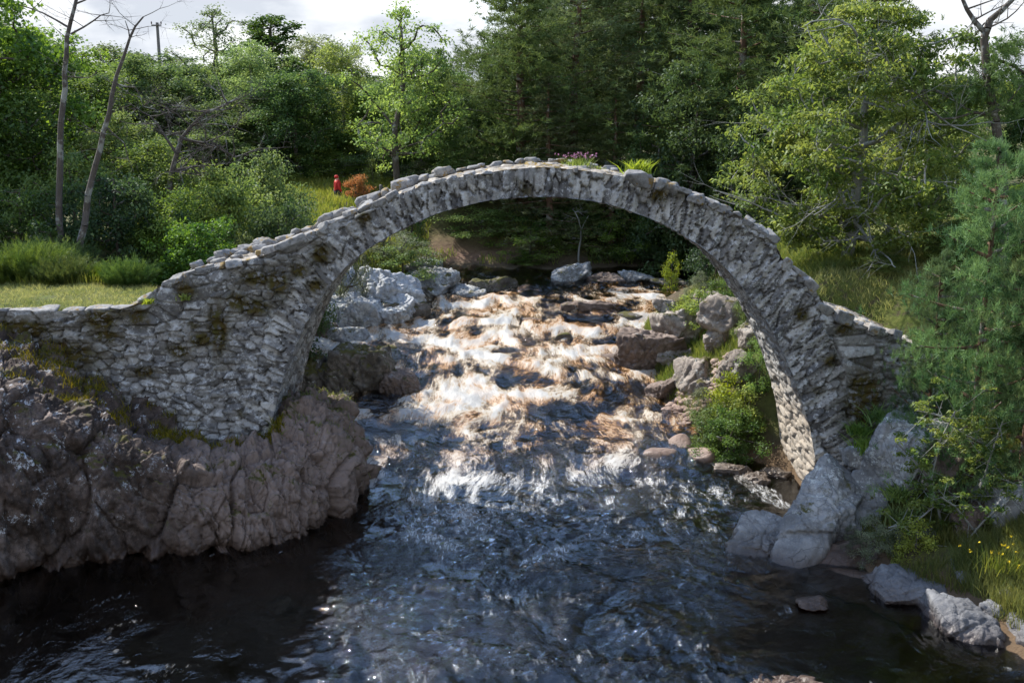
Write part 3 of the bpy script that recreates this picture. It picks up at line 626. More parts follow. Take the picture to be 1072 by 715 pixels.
# ------------------------------------------------------------------ the bridge
BY, BW = 20.0, 2.9
TOP = [(-260, 329), (-120, 327), (0, 327), (60, 326), (130, 324), (148, 318), (162, 303), (180, 295), (200, 287), (222, 281), (240, 276), (262, 272), (290, 263), (320, 247), (350, 233), (380, 219), (410, 206), (450, 193), (490, 184), (540, 177), (570, 175), (620, 180), (660, 186), (700, 196), (735, 209), (770, 224), (800, 241), (812, 252), (818, 272), (840, 292), (853, 303), (866, 326), (900, 341), (935, 350), (962, 364), (1000, 380)]
INT = [(281, 470), (283, 452), (290, 420), (298, 390), (310, 360), (322, 335), (340, 305), (360, 281), (385, 260), (420, 240), (460, 222), (510, 210), (550, 206), (590, 206), (640, 214), (690, 232), (730, 255), (760, 280), (785, 310), (808, 345), (825, 380), (838, 415), (848, 450), (853, 480), (855.5, 525), (856, 550)]
tp = np.array([at(a, b, BY) for a, b in TOP]); ip = np.array([at(a, b, BY) for a, b in INT])
def ztop(x): return np.interp(x, tp[:, 0], tp[:, 2])
# dense, slightly smoothed intrados curve
d_ = np.concatenate([[0], np.cumsum(np.hypot(np.diff(ip[:, 0]), np.diff(ip[:, 2])))])
ss = np.linspace(0, d_[-1], 640)
ic = np.stack([np.interp(ss, d_, ip[:, 0]), np.interp(ss, d_, ip[:, 2])], 1)
ker = np.hanning(35); ker /= ker.sum()
def sm(a):
    p_ = np.concatenate([2*a[0]-a[17:0:-1], a, 2*a[-1]-a[-2:-19:-1]]); return np.convolve(p_, ker, 'valid')
ic = np.stack([sm(ic[:, 0]), sm(ic[:, 1])], 1)
tang = np.gradient(ic, axis=0); tang /= np.linalg.norm(tang, axis=1)[:, None]; nrm = np.stack([-tang[:, 1], tang[:, 0]], 1)  # outward (up)
LEFT, RIGHT = ic[:, 0].min(), ic[:, 0].max()
h = .023
xs = np.arange(-12.4, 8.4, h); zs = np.arange(-.2, 7.1, h)
XX, ZZ = np.meshgrid(xs, zs, indexing='ij')
order = np.argsort(ic[:, 0]); zi = np.interp(XX, ic[order, 0], ic[order, 1])
inside = (ZZ < ztop(XX)) & ((XX < ic[0, 0]) | (XX > ic[-1, 0]) | (ZZ > zi))
ci_ = inside[:-1, :-1] & inside[1:, :-1] & inside[1:, 1:] & inside[:-1, 1:]
nv = len(zs)
i_, j_ = np.nonzero(ci_)
Fq = np.stack([i_*nv+j_, (i_+1)*nv+j_, (i_+1)*nv+j_+1, i_*nv+j_+1], 1)
used = np.unique(Fq); remap = -np.ones(len(xs)*nv, int); remap[used] = np.arange(len(used)); Fq = remap[Fq]
vx = XX.ravel()[used]; vz = ZZ.ravel()[used]
cnt = np.bincount(Fq.ravel(), minlength=len(used)); bnd = np.nonzero(cnt < 4)[0]
# distance to intrados (chunked)
dI = np.zeros(len(used)); aI = np.zeros(len(used), int)
for c0 in range(0, len(used), 4000):
    q = (vx[c0:c0+4000, None]-ic[None, :, 0])**2+(vz[c0:c0+4000, None]-ic[None, :, 1])**2
    aI[c0:c0+4000] = q.argmin(1); dI[c0:c0+4000] = np.sqrt(q.min(1))
ox_, oz_ = vx.copy(), vz.copy()
bI = bnd[dI[bnd] < 2.2*h]; vx[bI] = ic[aI[bI], 0]; vz[bI] = ic[aI[bI], 1]
bT = bnd[(dI[bnd] >= 2.2*h) & (ztop(vx[bnd])-vz[bnd] < 2.2*h)]; vz[bT] = ztop(vx[bT])
# masonry pattern
sl = ss[aI]; rad = dI
thick = np.interp(ss[aI]/ss[-1], [0, .12, .3, .5, .7, .85, 1], [.55, .58, .60, .62, .85, .95, .7])
ringw = rad < thick+.10*perlin(v3(ox_*1.5, oz_*1.5), 81)
lean = np.interp(ss[aI]/ss[-1], [0, .35, .6, 1], [-.10, -.1, .22, .30])
wv = perlin(v3(ox_*1.3, oz_*1.3), 82)+.25*perlin(v3(ox_*5, oz_*5), 80)
f1r, f2r, cir, cjr, oxr, oyr = voro2((sl+lean*rad)/.115+.22*wv, rad/.56+.3*wv+.5, 11, .75)
wz = .10*perlin(v3(ox_*.8, oz_*.8), 83)
f1s, f2s, cis, cjs, oxs, oys = voro2(ox_/.28+.3*wv, (oz_+wz)/.125, 12, .82)
big = hsh(cis // 2, cjs // 2, 7, 3)
f1b, f2b, cib, cjb, oxb, oyb = voro2(ox_/.58+.35*wv, (oz_+wz)/.25+.15*wv, 13, .85)
ub = perlin(v3(ox_*.55, oz_*.75), 84) > .10
def pick(a, b, c): return np.where(ringw, a, np.where(ub, c, b))
gap = pick(f2r-f1r, f2s-f1s, f2b-f1b)
idi = pick(cir, cis+5000, cib+9000); idj = pick(cjr, cjs, cjb); lx = pick(oxr, oxs, oxb); ly = pick(oyr, oys, oyb)
h1 = hsh(idi, idj, 3, 9); h2 = hsh(idi, idj, 4, 9); h3 = hsh(idi, idj, 5, 9); h4 = hsh(idi, idj, 6, 9)
def disp_of():
    d = .085*(h1-.5)+.09*((h2-.5)*lx+(h3-.5)*ly)*2-np.where(ringw, .085, .055)*(1-sstep(0, np.where(ringw, .15, .20), gap))
    return d+.03*fbm(v3(ox_*3, oz_*3), 4, 85)+.012*fbm(v3(ox_*14, oz_*14), 3, 86)+.07*perlin(v3(ox_*.5, oz_*.5), 87)
dsp = disp_of()
tone = np.clip(np.where(ringw, .06+.86*h4, .16+.58*h4)+.16*fbm(v3(ox_*.8, oz_*.8), 3, 88), 0, 1)
moss = np.zeros(len(vx))
def mb(px, py, rx, rz, s=1.):
    q = at(px, py, BY); sc_ = 1.35*BY/.97/FPX
    return s*np.exp(-(((ox_-q[0])/(rx*sc_))**2+((oz_-q[2])/(rz*sc_))**2))
for px_, py_, rx, rz in [(228, 345, 9, 22), (265, 322, 16, 7), (195, 305, 9, 7), (247, 316, 9, 8), (290, 296, 10, 12), (336, 267, 9, 9), (268, 292, 14, 7), (312, 284, 8, 6), (20, 345, 30, 9), (105, 335, 16, 10), (143, 330, 8, 9), (60, 372, 40, 14), (188, 368, 10, 6), (150, 390, 10, 5), (110, 352, 14, 6), (212, 356, 12, 7), (330, 300, 7, 6), (218, 224, 4, 4), (382, 228, 6, 5), (690, 205, 9, 6), (905, 420, 18, 30), (885, 345, 8, 5), (900, 400, 9, 6), (840, 330, 6, 6), (870, 378, 7, 6)]:
    moss = np.maximum(moss, mb(px_, py_, rx, rz, 1.4))
moss = np.clip(np.maximum(moss, .8*sstep(.45, .75, fbm(v3(ox_*1.2, oz_*1.2), 4, 89)*1.6)), 0, 1)
zero = np.zeros(len(vx))
at_ = {'tone': tone, 'joint': np.clip(gap*1.6, 0, 1), 'moss': moss, 'warm': zero}
bridge = empty('stone_bridge', (0.6, BY+BW/2, 0), 'ruined humpback stone arch bridge spanning the river', 'bridge')
def child(o, parent):
    o.parent = parent; o.matrix_parent_inverse = Matrix.Translation(parent.location).inverted() if parent is bridge else Matrix.Identity(4)
    return o
def sub_mesh(name, V, F, mat, attrs, parent, smooth=False):
    u = np.unique(F); r = -np.ones(len(V), int); r[u] = np.arange(len(u))
    return child(mesh_np(name, V[u], r[F], mat, None, {k: v[u] for k, v in attrs.items()}, smooth), parent)
fr = ringw[Fq].mean(1) > .5
Vn = np.stack([vx, BY-dsp, vz], 1); Vb = np.stack([vx, BY+BW+dsp, vz], 1)
sub_mesh('arch_ring', Vn, Fq[fr], MAT['masonry'], at_, bridge); sub_mesh('spandrel_wall', Vn, Fq[~fr], MAT['masonry'], at_, bridge)
sub_mesh('arch_ring', Vb, Fq[fr][:, ::-1], MAT['masonry'], at_, bridge); sub_mesh('spandrel_wall', Vb, Fq[~fr][:, ::-1], MAT['masonry'], at_, bridge)
# barrel
ys = np.linspace(BY-.045, BY+BW+.045, 84); ns_ = 640
S, YY = np.meshgrid(ss, ys, indexing='ij'); CX = np.repeat(ic[:, 0], 84); CZ = np.repeat(ic[:, 1], 84); NX = np.repeat(nrm[:, 0], 84); NZ = np.repeat(nrm[:, 1], 84); S = S.ravel(); YY = YY.ravel()
wv = perlin(v3(S*1.2, YY*1.2), 91)
f1, f2, ci, cj, lx, ly = voro2(S/.16+.25*wv, YY/.42+.2*wv, 15, .75)
h1 = hsh(ci, cj, 3, 9); h2 = hsh(ci, cj, 4, 9); h4 = hsh(ci, cj, 6, 9)
edge = sstep(0, .12, np.minimum(YY-ys[0], ys[-1]-YY))
d = edge*(.06*(h1-.5)+.05*(h2-.5)*lx*2-.05*(1-sstep(0, .2, f2-f1)))+.02*fbm(v3(S*3, YY*3), 4, 92)
warm = sstep(.80, .90, S/ss[-1]+.03*wv)  # mask of the painted sunlight, lower right leg of the barrel
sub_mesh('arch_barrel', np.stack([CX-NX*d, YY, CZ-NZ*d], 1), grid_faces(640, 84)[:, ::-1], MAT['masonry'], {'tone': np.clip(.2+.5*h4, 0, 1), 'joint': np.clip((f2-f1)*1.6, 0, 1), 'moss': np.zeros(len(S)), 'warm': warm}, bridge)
# roadway
rx_ = np.arange(-7.6, 8.35, .04); ry_ = np.linspace(BY+.02, BY+BW-.02, 72)
X, Y = np.meshgrid(rx_, ry_, indexing='ij'); X = X.ravel(); Y = Y.ravel()
wv = perlin(v3(X*1.3, Y*1.3), 93)
f1, f2, ci, cj, lx, ly = voro2(X/.26+.3*wv, Y/.30+.3*wv, 17, .8)
h1 = hsh(ci, cj, 3, 9); h2 = hsh(ci, cj, 4, 9); h4 = hsh(ci, cj, 6, 9)
zt_ = np.convolve(np.pad(ztop(rx_), 8, mode='edge'), np.ones(17)/17, 'valid'); zt_ = np.minimum(zt_, ztop(rx_)+.04)
edge = sstep(0, .1, np.minimum(Y-ry_[0], ry_[-1]-Y))
Zr = np.repeat(zt_, 72)-.02*edge+edge*(.05*(h1-.5)+.09*(h2-.5)*lx-.05*(1-sstep(0, .25, f2-f1)))+.03*fbm(v3(X*2.5, Y*2.5), 4, 94)
sub_mesh('roadway', np.stack([X, Y, Zr], 1), grid_faces(len(rx_), 72), MAT['roadway'], {'tone': np.clip(.1+.8*h4, 0, 1)}, bridge)
# coping stones along both edges
rs = np.random.RandomState(5)
cops = []
def coping(x, y, sx_, sy_, sz_, seed, rz=0., tilt=0., lift=.3):
    k_ = rs.uniform(.6, 1.1, 3); sx_, sy_, sz_ = sx_*k_[0], sy_*k_[1], sz_*k_[2]; z = float(ztop(x))+sz_*(lift-.32+rs.uniform(-.2, .15))
    V, F = rock_verts((sx_*1.08, sy_, sz_*.85), seed, 4, 6, .075, 0, 60, (x, y, z))
    o = mesh_np('coping_stone', V, F, MAT['coping'], smooth=True); o.location = (x, y, z); o.rotation_euler = (rs.uniform(-.2, .2), tilt, rz)
    child(o, bridge)
slope = lambda x: -math.atan2(float(ztop(x+.2)-ztop(x-.2)), .4)
def pxx(px, py): return float(at(px, py, BY)[0])
for px_, sw, sh in [(148, .20, .16), (170, .13, .10), (182, .14, .10), (196, .13, .11), (211, .14, .10), (228, .12, .09), (243, .12, .09), (304, .27, .22), (322, .15, .12), (338, .14, .11), (354, .17, .12), (369, .16, .11), (383, .14, .10), (397, .15, .10), (412, .17, .11), (428, .13, .08), (443, .12, .09), (460, .10, .07), (474, .09, .08), (492, .10, .06), (510, .11, .06), (601, .07, .10), (667, .27, .20), (690, .12, .13), (701, .13, .13), (710, .15, .12), (728, .16, .12), (744, .13, .12), (757, .15, .13), (772, .13, .12), (784, .15, .14), (797, .16, .14), (808, .13, .12), (826, .16, .14), (838, .13, .12), (850, .15, .14), (868, .16, .14), (886, .17, .16), (905, .15, .13), (925, .16, .13), (945, .15, .12)]:
    x = pxx(px_, 260); coping(x, BY+rs.uniform(.05, .2), sw*rs.uniform(.9, 1.15), rs.uniform(.14, .24), sh, rs.randint(900), rs.uniform(-.4, .4), slope(x)*.8)
rubV, rubF, nrub = [], [], 0
def rubble(x, y, a, b, c_, lift):
    global nrub
    z = float(ztop(x))+c_*lift; sd_ = rs.randint(900)
    V, F = rock_verts((a, b, c_), sd_, 3, 8, .07, 0, 34, (x, y, z))
    q = rs.uniform(0, 3); t_ = slope(x)*.7; mt = np.array(Matrix.Rotation(t_, 3, 'Y') @ Matrix.Rotation(q, 3, 'Z'))
    rubV.append(V@mt.T+np.array([x, y, z])); rubF.append(F+nrub); nrub += len(V)
for px_ in range(160, 470, 9):           # rubble heap of the far parapet on the left rise
    s_ = rs.uniform(.09, .19); rubble(pxx(px_+rs.uniform(-4, 4), 260), BY+BW-rs.uniform(.05, .5), s_*1.3, s_, s_*rs.uniform(.6, .9), .45)
for px_ in range(215, 300, 9):
    s_ = rs.uniform(.09, .17); rubble(pxx(px_+rs.uniform(-4, 4), 260), BY+rs.uniform(.5, 2.2), s_*1.3, s_, s_*.6, .3)
for px_ in range(478, 880, 13):
    s_ = rs.uniform(.07, .14); rubble(pxx(px_+rs.uniform(-5, 5), 260), BY+BW-rs.uniform(.03, .2), s_*1.4, s_, s_*rs.uniform(.4, .7), .2)
o = child(mesh_np('parapet_rubble', np.concatenate(rubV), np.concatenate(rubF), MAT['coping'], smooth=True), bridge); o['kind'] = 'stuff'
for px_ in range(-90, 140, 27):          # flat slabs capping the low approach wall
    x = pxx(px_+rs.uniform(-4, 4), 326); coping(x, BY+.20, .27, .20, .055, rs.randint(900), rs.uniform(-.08, .08), 0, .3)

# ------------------------------------------------------------------ plants: generators
def tubes(segs, nside=6):
    """segs: (n,8) p0 p1 r0 r1"""
    S_ = np.array(segs, float); p0 = S_[:, :3]; p1 = S_[:, 3:6]; r0 = S_[:, 6]; r1 = S_[:, 7]
    d = p1-p0; d /= np.linalg.norm(d, axis=1)[:, None]+1e-9
    a = np.where(np.abs(d[:, 2:3]) < .9, np.array([[0, 0, 1.]]), np.array([[1., 0, 0]]))
    u = np.cross(d, a); u /= np.linalg.norm(u, axis=1)[:, None]; v = np.cross(d, u)
    an = np.arange(nside)*2*math.pi/nside
    ring = u[:, None]*np.cos(an)[None, :, None]+v[:, None]*np.sin(an)[None, :, None]
    V = np.concatenate([p0[:, None]+ring*r0[:, None, None], p1[:, None]+ring*r1[:, None, None]], 1)
    k_ = np.arange(nside); base = (np.arange(len(S_))*2*nside)[:, None]
    F = np.stack([base+k_, base+(k_+1) % nside, base+nside+(k_+1) % nside, base+nside+k_], 2).reshape(-1, 4)
    return V.reshape(-1, 3), F
def leaves(cent, rad, n, size, rs, flat=.65, up=.6, aspect=.55, ctint=None, droop=.15):
    m_ = len(cent); N = m_*n
    rad = np.broadcast_to(np.asarray(rad, float), (m_,))
    D = rs.randn(N, 3); D /= np.linalg.norm(D, axis=1)[:, None]
    rr = rs.rand(N)**(1/2.3)*(1+.25*rs.randn(N))
    off = D*rr[:, None]*np.repeat(rad, n)[:, None]*np.array([1, 1, flat])
    P_ = np.repeat(cent, n, 0)+off
    nr = rs.randn(N, 3)+np.array([0, 0, up*2])+D*.5; nr /= np.linalg.norm(nr, axis=1)[:, None]
    t = np.cross(nr, rs.randn(N, 3)); t /= np.linalg.norm(t, axis=1)[:, None]; b = np.cross(nr, t)
    l_ = size*rs.uniform(.65, 1.3, N)[:, None]; w_ = l_*aspect
    dz = np.array([0, 0, -1.])*droop*l_
    V = np.stack([P_-t*l_*.5, P_+b*w_*.5+nr*l_*.08, P_+t*l_*.5+dz, P_-b*w_*.5+nr*l_*.08], 1).reshape(-1, 3)
    F = np.arange(N*4).reshape(-1, 4)
    if ctint is None: ctint = rs.rand(m_)
    tint = np.clip(np.repeat(ctint, n)*.65+rs.rand(N)*.5-.08, 0, 1)
    return V, F, np.repeat(tint, 4)
def needles(cent, axis, n, ln, wd, rs, ctint=None, spread=.75):
    m_ = len(cent); N = m_*n
    D = np.repeat(axis, n, 0)*.55+rs.randn(N, 3)*spread*.6; D /= np.linalg.norm(D, axis=1)[:, None]
    s_ = np.cross(D, rs.randn(N, 3)); s_ /= np.linalg.norm(s_, axis=1)[:, None]
    l_ = ln*rs.uniform(.6, 1.2, N)[:, None]; P_ = np.repeat(cent, n, 0)+rs.randn(N, 3)*ln*.18
    V = np.stack([P_-s_*wd*.5, P_+s_*wd*.5, P_+D*l_], 1).reshape(-1, 3)
    F = np.arange(N*3).reshape(-1, 3)
    if ctint is None: ctint = rs.rand(m_)
    return V, F, np.repeat(np.clip(np.repeat(ctint, n)*.7+rs.rand(N)*.35, 0, 1), 3)
def skeleton(cent, trunk, tr, rs, tip=.012):
    """joins clump centres to the trunk polyline; returns tube segments"""
    nodes = [np.array(q) for q in trunk]; par = [-1]+list(range(len(trunk)-1))
    base = np.array(trunk[0]); nt0 = len(trunk)
    axis_d = np.array([min(np.linalg.norm((np.array(q)-c)) for q in trunk) for c in cent])
    for i in np.argsort(axis_d):
        c = cent[i]; best, bi = 1e9, 0
        for k_, q in enumerate(nodes):
            if k_ == 0: continue
            dv = c-q; dd = np.linalg.norm(dv)
            cost = dd+(.6*dd if dv[2] < -.1*dd else 0)+(.25 if k_ >= nt0 else 0)*dd
            if cost < best: best, bi = cost, k_
        nodes.append(c); par.append(bi)
    n = len(nodes); wgt = np.zeros(n)
    kids = [[] for _ in range(n)]
    for i, q in enumerate(par):
        if q >= 0: kids[q].append(i)
    for i in range(n-1, -1, -1):
        pass
    def w_of(i):
        st = [(i, False)]
        while st:
            a_, done = st.pop()
            if done: wgt[a_] = 1+sum(wgt[b_] for b_ in kids[a_])
            else:
                st.append((a_, True)); st += [(b_, False) for b_ in kids[a_]]
    w_of(0)
    r = tip+(tr-tip)*(wgt/wgt[0])**.5
    segs = []
    for i, q in enumerate(par):
        if q < 0: continue
        a_, b_ = nodes[q], nodes[i]; ra = min(r[q], r[i]*1.5 if i >= nt0 else r[q]); rb = r[i]
        if i < nt0: segs.append((*a_, *b_, r[q], r[i]))
        else:
            L_ = np.linalg.norm(b_-a_); mid = (a_+b_)/2+rs.randn(3)*.09*L_+np.array([0, 0, -.06*L_])
            segs.append((*a_, *mid, ra, (ra+rb)/2)); segs.append((*mid, *b_, (ra+rb)/2, rb*.7))
    return segs
def trunk_line(h_, rs, lean=(0, 0), wob=.04, n=9):
    z = np.linspace(0, h_, n); q = np.cumsum(rs.randn(n, 2)*wob*h_/n, 0); q[0] = 0
    return [np.array([q[i, 0]+lean[0]*z[i]/h_, q[i, 1]+lean[1]*z[i]/h_, z[i]]) for i in range(n)]
def crown_pts(n, h_, z0, rmax, rs, shape='round', fill=.45):
    out = []
    while len(out) < n:
        t = rs.rand()
        if shape == 'round': env = math.sin(math.pi*min(1, .12+t*.86))**.6
        elif shape == 'cone': env = (1-t)**.8*1.0+.08
        elif shape == 'column': env = (math.sin(math.pi*min(1, .1+t*.85)))**.35
        elif shape == 'spread': env = math.sin(math.pi*min(1, .25+t*.7))**.5
        else: env = math.sin(math.pi*min(1, .35+t*.62))**.7
        if rs.rand() > env**1.2+.15: continue
        a_ = rs.rand()*2*math.pi; q = (fill+(1-fill)*rs.rand())*env if rs.rand() < .75 else rs.rand()*env
        lob = 1+.25*math.sin(a_*3+t*5)+.12*math.sin(a_*5-t*9)
        out.append((rmax*q*lob*math.cos(a_), rmax*q*lob*math.sin(a_), z0+(h_-z0)*t))
    return np.array(out)
class Proto: pass
def broadleaf(seed, h_, rmax, z0, ncl, clr, nl, leaf, tr, matl, matb='bark', shape='round', aspect=.55, flat=.65, droop=.15, wob=.05, lean=(0, 0), fill=.45):
    rs = np.random.RandomState(seed); p_ = Proto(); p_.h = h_; p_.r = rmax
    tl = trunk_line(h_*.9, rs, lean, wob)
    cp = crown_pts(ncl, h_-clr*.5, z0, rmax-clr*.5, rs, shape, fill)
    cp[:, 0] += lean[0]*cp[:, 2]/h_; cp[:, 1] += lean[1]*cp[:, 2]/h_
    V, F = tubes(skeleton(cp, tl, tr, rs)); p_.trunk = mesh_np('trunk', V, F, MAT[matb], smooth=True, link=False).data
    V, F, t = leaves(cp, clr*rs.uniform(.7, 1.25, ncl), nl, leaf, rs, flat, .6, aspect, None, droop)
    p_.crown = mesh_np('crown', V, F, MAT[matl], attrs={'tint': t}, link=False).data
    return p_
def pine(seed, h_, rmax, z0, nb, matl, tr=.16, tuft=28, nn=13, ln=.20, wd=.030, shape='pine', dens=1., lean=(0, 0)):
    rs = np.random.RandomState(seed); p_ = Proto(); p_.h = h_; p_.r = rmax
    tl = trunk_line(h_*.96, rs, lean, .03, 10); tln = np.array(tl)
    segs = []; tr_r = lambda z: tr*(1-z/h_)**.8+.02
    for a_, b_ in zip(tl[:-1], tl[1:]): segs.append((*a_, *b_, tr_r(a_[2]), tr_r(b_[2])))
    cents, axs, tints = [], [], []
    for k_ in range(nb):
        t = (k_+rs.rand())/nb; z = z0+(h_-z0)*t
        env = (math.sin(math.pi*min(1, .30+.66*t))**.8 if shape == 'pine' else (1-t)**.85+.06)
        L_ = rmax*env*rs.uniform(.6, 1.1); az = k_*2.4+rs.randn()*.5
        s0 = np.array([np.interp(z, tln[:, 2], tln[:, 0]), np.interp(z, tln[:, 2], tln[:, 1]), z])
        dr = np.array([math.cos(az), math.sin(az), rs.uniform(-.05, .35) if shape == 'pine' else rs.uniform(-.25, .1)])
        pts = [s0+dr*L_*q+np.array([0, 0, .10*L_*q*q]) for q in np.linspace(0, 1, 5)]
        for i in range(4): segs.append((*pts[i], *pts[i+1], .035*(1-i*.2), .035*(1-(i+1)*.2)+.004))
        tin = rs.rand()
        for _ in range(int(tuft*dens*(.35+env))):
            q = .30+.75*rs.rand(); side = rs.randn(3)*np.array([1, 1, .38])*.20*L_*(.5+q)
            c = s0+dr*L_*q+np.array([0, 0, .10*L_*q*q])+side
            cents.append(c); axs.append((dr*.6+np.array([0, 0, .8])+rs.randn(3)*.3)); tints.append(tin)
    V, F = tubes(segs); p_.trunk = mesh_np('trunk', V, F, MAT['bark_pine'], smooth=True, link=False).data
    cents = np.array(cents); axs = np.array(axs); axs /= np.linalg.norm(axs, axis=1)[:, None]
    V, F, t = needles(cents, axs, nn, ln, wd, rs, np.array(tints))
    p_.crown = mesh_np('crown', V, F, MAT[matl], attrs={'tint': t}, link=False).data
    return p_
def limb(p0, d, L_, r0, depth, rs, segs, up=.1, twig=True, bend=.25, kids=(3, 6)):
    n = max(3, int(L_/.22)); p = np.array(p0, float); d = np.array(d, float)/np.linalg.norm(d)
    pts = [p.copy()]
    for i in range(n):
        d = d+rs.randn(3)*bend*.5+np.array([0, 0, up*.3]); d /= np.linalg.norm(d); p = p+d*L_/n; pts.append(p.copy())
    for i in range(n):
        ra = r0*(1-.8*i/n); rb = r0*(1-.8*(i+1)/n); segs.append((*pts[i], *pts[i+1], ra, rb))
    if depth > 0:
        for _ in range(rs.randint(*kids)):
            i = rs.randint(max(1, n//4), n); dd = (pts[i]-pts[i-1]); dd /= np.linalg.norm(dd)
            nd = dd*.7+rs.randn(3)*.7; limb(pts[i], nd, L_*rs.uniform(.3, .6), r0*(1-.8*i/n)*.65, depth-1, rs, segs, up, twig, bend, kids)
    return pts
def put(name, p_, x, y, label, cat='tree', group=None, hh=None, rr=None, rz=0., z=None, trunk='trunk', crown='crown', sink=.05):
    sz = 1 if hh is None else hh/p_.h; sr = sz if rr is None else rr/p_.r
    root = empty(name, (x, y, (gz(x, y) if z is None else z)-sink), label, cat, group, rz, (sr, sr, sz))
    for nm, me in ((trunk, p_.trunk), (crown, p_.crown)):
        if me is None: continue
        o = bpy.data.objects.new(nm, me); C.objects.link(o); o.parent = root
    return root
def put_px(name, p_, px, Y, ytop, label, cat='tree', group=None, wpx=None, rz=0., base=None, **k):
    x = float(at(px, 200, Y)[0]); zt = float(at(px, ytop, Y)[2])
    z0 = gz(x, Y) if base is None else float(at(px, base, Y)[2])
    if p_ in (PR.get('bush'), PR.get('bush_dark')) and zt-z0 > 3.2: p_ = PR['mid'] if p_ is PR['bush'] else PR['mid2']
    return put(name, p_, x, Y, label, cat, group, max(zt-z0, .3), None if wpx is None else wpx*Y/FPX/2, rz, z0, **k)

PR = {}
PR['maple'] = broadleaf(101, 9, 3.4, .8, 190, .66, 150, .15, .20, 'leaf_maple', shape='round', aspect=.85)
PR['mid'] = broadleaf(102, 6.5, 2.5, .3, 150, .58, 150, .12, .12, 'leaf_mid', shape='round', aspect=.6)
PR['mid2'] = broadleaf(103, 6.5, 2.4, .3, 150, .56, 140, .13, .12, 'leaf_maple', shape='column', aspect=.65)
PR['birch'] = broadleaf(104, 9, 2.3, 1.2, 160, .52, 130, .12, .11, 'leaf_light', 'white_bark', shape='column', aspect=.6, flat=1.0, droop=.3)
PR['airy'] = broadleaf(105, 9, 2.4, 2.0, 80, .50, 85, .13, .14, 'leaf_light', shape='round', aspect=.55, wob=.10, lean=(.6, 0))
PR['dark'] = broadleaf(106, 9, 3.0, .3, 180, .66, 140, .15, .18, 'leaf_dark', shape='column', aspect=.65)
PR['ivy'] = broadleaf(107, 8, 1.3, 2.0, 70, .42, 120, .13, .14, 'leaf_dark', shape='column', aspect=.8)
PR['bush'] = broadleaf(108, 2.4, 1.6, .05, 70, .36, 100, .085, .05, 'leaf_mid', shape='spread', aspect=.6)
PR['bush_dark'] = broadleaf(109, 2.4, 1.7, .05, 75, .38, 100, .095, .05, 'leaf_dark', shape='spread', aspect=.65)
PR['bush_willow'] = broadleaf(110, 2.4, 1.6, .1, 60, .32, 110, .08, .04, 'leaf_willow', shape='spread', aspect=.4)
PR['bush_lime'] = broadleaf(111, 1.6, .8, .05, 34, .25, 80, .075, .03, 'leaf_lime', shape='round', aspect=.55)
PR['bush_orange'] = broadleaf(112, 1.6, 1.2, .1, 40, .3, 100, .08, .03, 'leaf_orange', shape='spread', aspect=.6)
PR['pine'] = pine(120, 12, 2.9, 1.0, 70, 'leaf_pine', .20, 44, 14, .23, .034)
PR['pine2'] = pine(121, 12, 3.1, 1.2, 66, 'leaf_pine', .22, 46, 14, .23, .034)
PR['spruce'] = pine(122, 10, 2.2, .3, 80, 'leaf_pine', .14, 26, 13, .18, .030, 'cone')
PR['talltrunk'] = pine(123, 16, 2.6, 9.0, 34, 'leaf_pine', .24, 36, 14, .24, .036)

# ------------------------------------------------------------------ trees
# left bank
GL = 'trees crowding the left bank'
put_px('sycamore_tree', PR['maple'], -22, 31, -62, 'big dark leafy sycamore cut by the left edge of the view', wpx=200, rz=.4)
put_px('leafy_tree', PR['mid'], 55, 52, 20, 'yellow green tree showing behind the two bare trunks', group=GL, wpx=170, rz=1)
put_px('leafy_tree', PR['mid2'], 105, 48, 75, 'bushy green tree between and right of the bare trunks', group=GL, wpx=120, rz=2)
put_px('leafy_tree', PR['mid'], 150, 51, 52, 'broad yellow green tree below the utility pole', group=GL, wpx=150, rz=3)
put_px('leafy_tree', PR['mid2'], 195, 53.5, 62, 'green tree right of the utility pole, behind the grey dead boughs', group=GL, wpx=110, rz=4)
put_px('tall_tree', PR['airy'], 224, 60, 2, 'distant thin crowned tree, tallest against the white sky on the left', group=GL, wpx=110, rz=.3)
put_px('leafy_tree', PR['mid'], 245, 50, 98, 'rounded green tree left of the dark ivy clad tree', group=GL, wpx=130, rz=5)
put_px('ivy_tree', PR['ivy'], 292, 57, 14, 'narrow dark ivy clad tree standing above the lighter woods', wpx=74, rz=1)
put_px('birch_tree', PR['birch'], 332, 61, 34, 'pale birch with drooping sprays right of the ivy clad tree', group=GL, wpx=100, rz=0)
put_px('birch_tree', PR['birch'], 362, 52, 40, 'thin birch farther back, right of the drooping pale birch', group=GL, wpx=80, rz=2)
put_px('birch_tree', PR['birch'], 270, 52, 40, 'pale birch behind the dark ivy clad tree on its left', group=GL, wpx=90, rz=3.4)
put_px('crooked_tree', PR['airy'], 412, 44, -4, 'thin tree with a crooked trunk above the orange garden shrub', wpx=130, rz=0)
put_px('leafy_tree', PR['mid2'], 440, 48, 45, 'slim green tree right of the crooked trunk', group=GL, wpx=95, rz=3)
put_px('leafy_tree', PR['dark'], 455, 52, 80, 'dark green tree behind the slim one near the sky gap', group=GL, wpx=100, rz=3)
put_px('leafy_tree', PR['mid'], 498, 47, 112, 'low rounded tree below the sky gap beside the pines', group=GL, wpx=95, rz=2.2)
put_px('leafy_tree', PR['mid'], 380, 58, 78, 'hazy green tree far behind the crooked trunk', group=GL, wpx=100, rz=1.2)
put_px('leafy_tree', PR['mid'], 130, 62, 42, 'distant pale tree at the foot of the utility pole', group=GL, wpx=130, rz=1.9)
put_px('leafy_tree', PR['dark'], 185, 66, 55, 'distant dark tree right of the pole foot', group=GL, wpx=130, rz=.9)
put_px('leafy_tree', PR['mid'], 20, 60, 15, 'distant tree seen past the sycamore at far left', group=GL, wpx=140, rz=2.9)
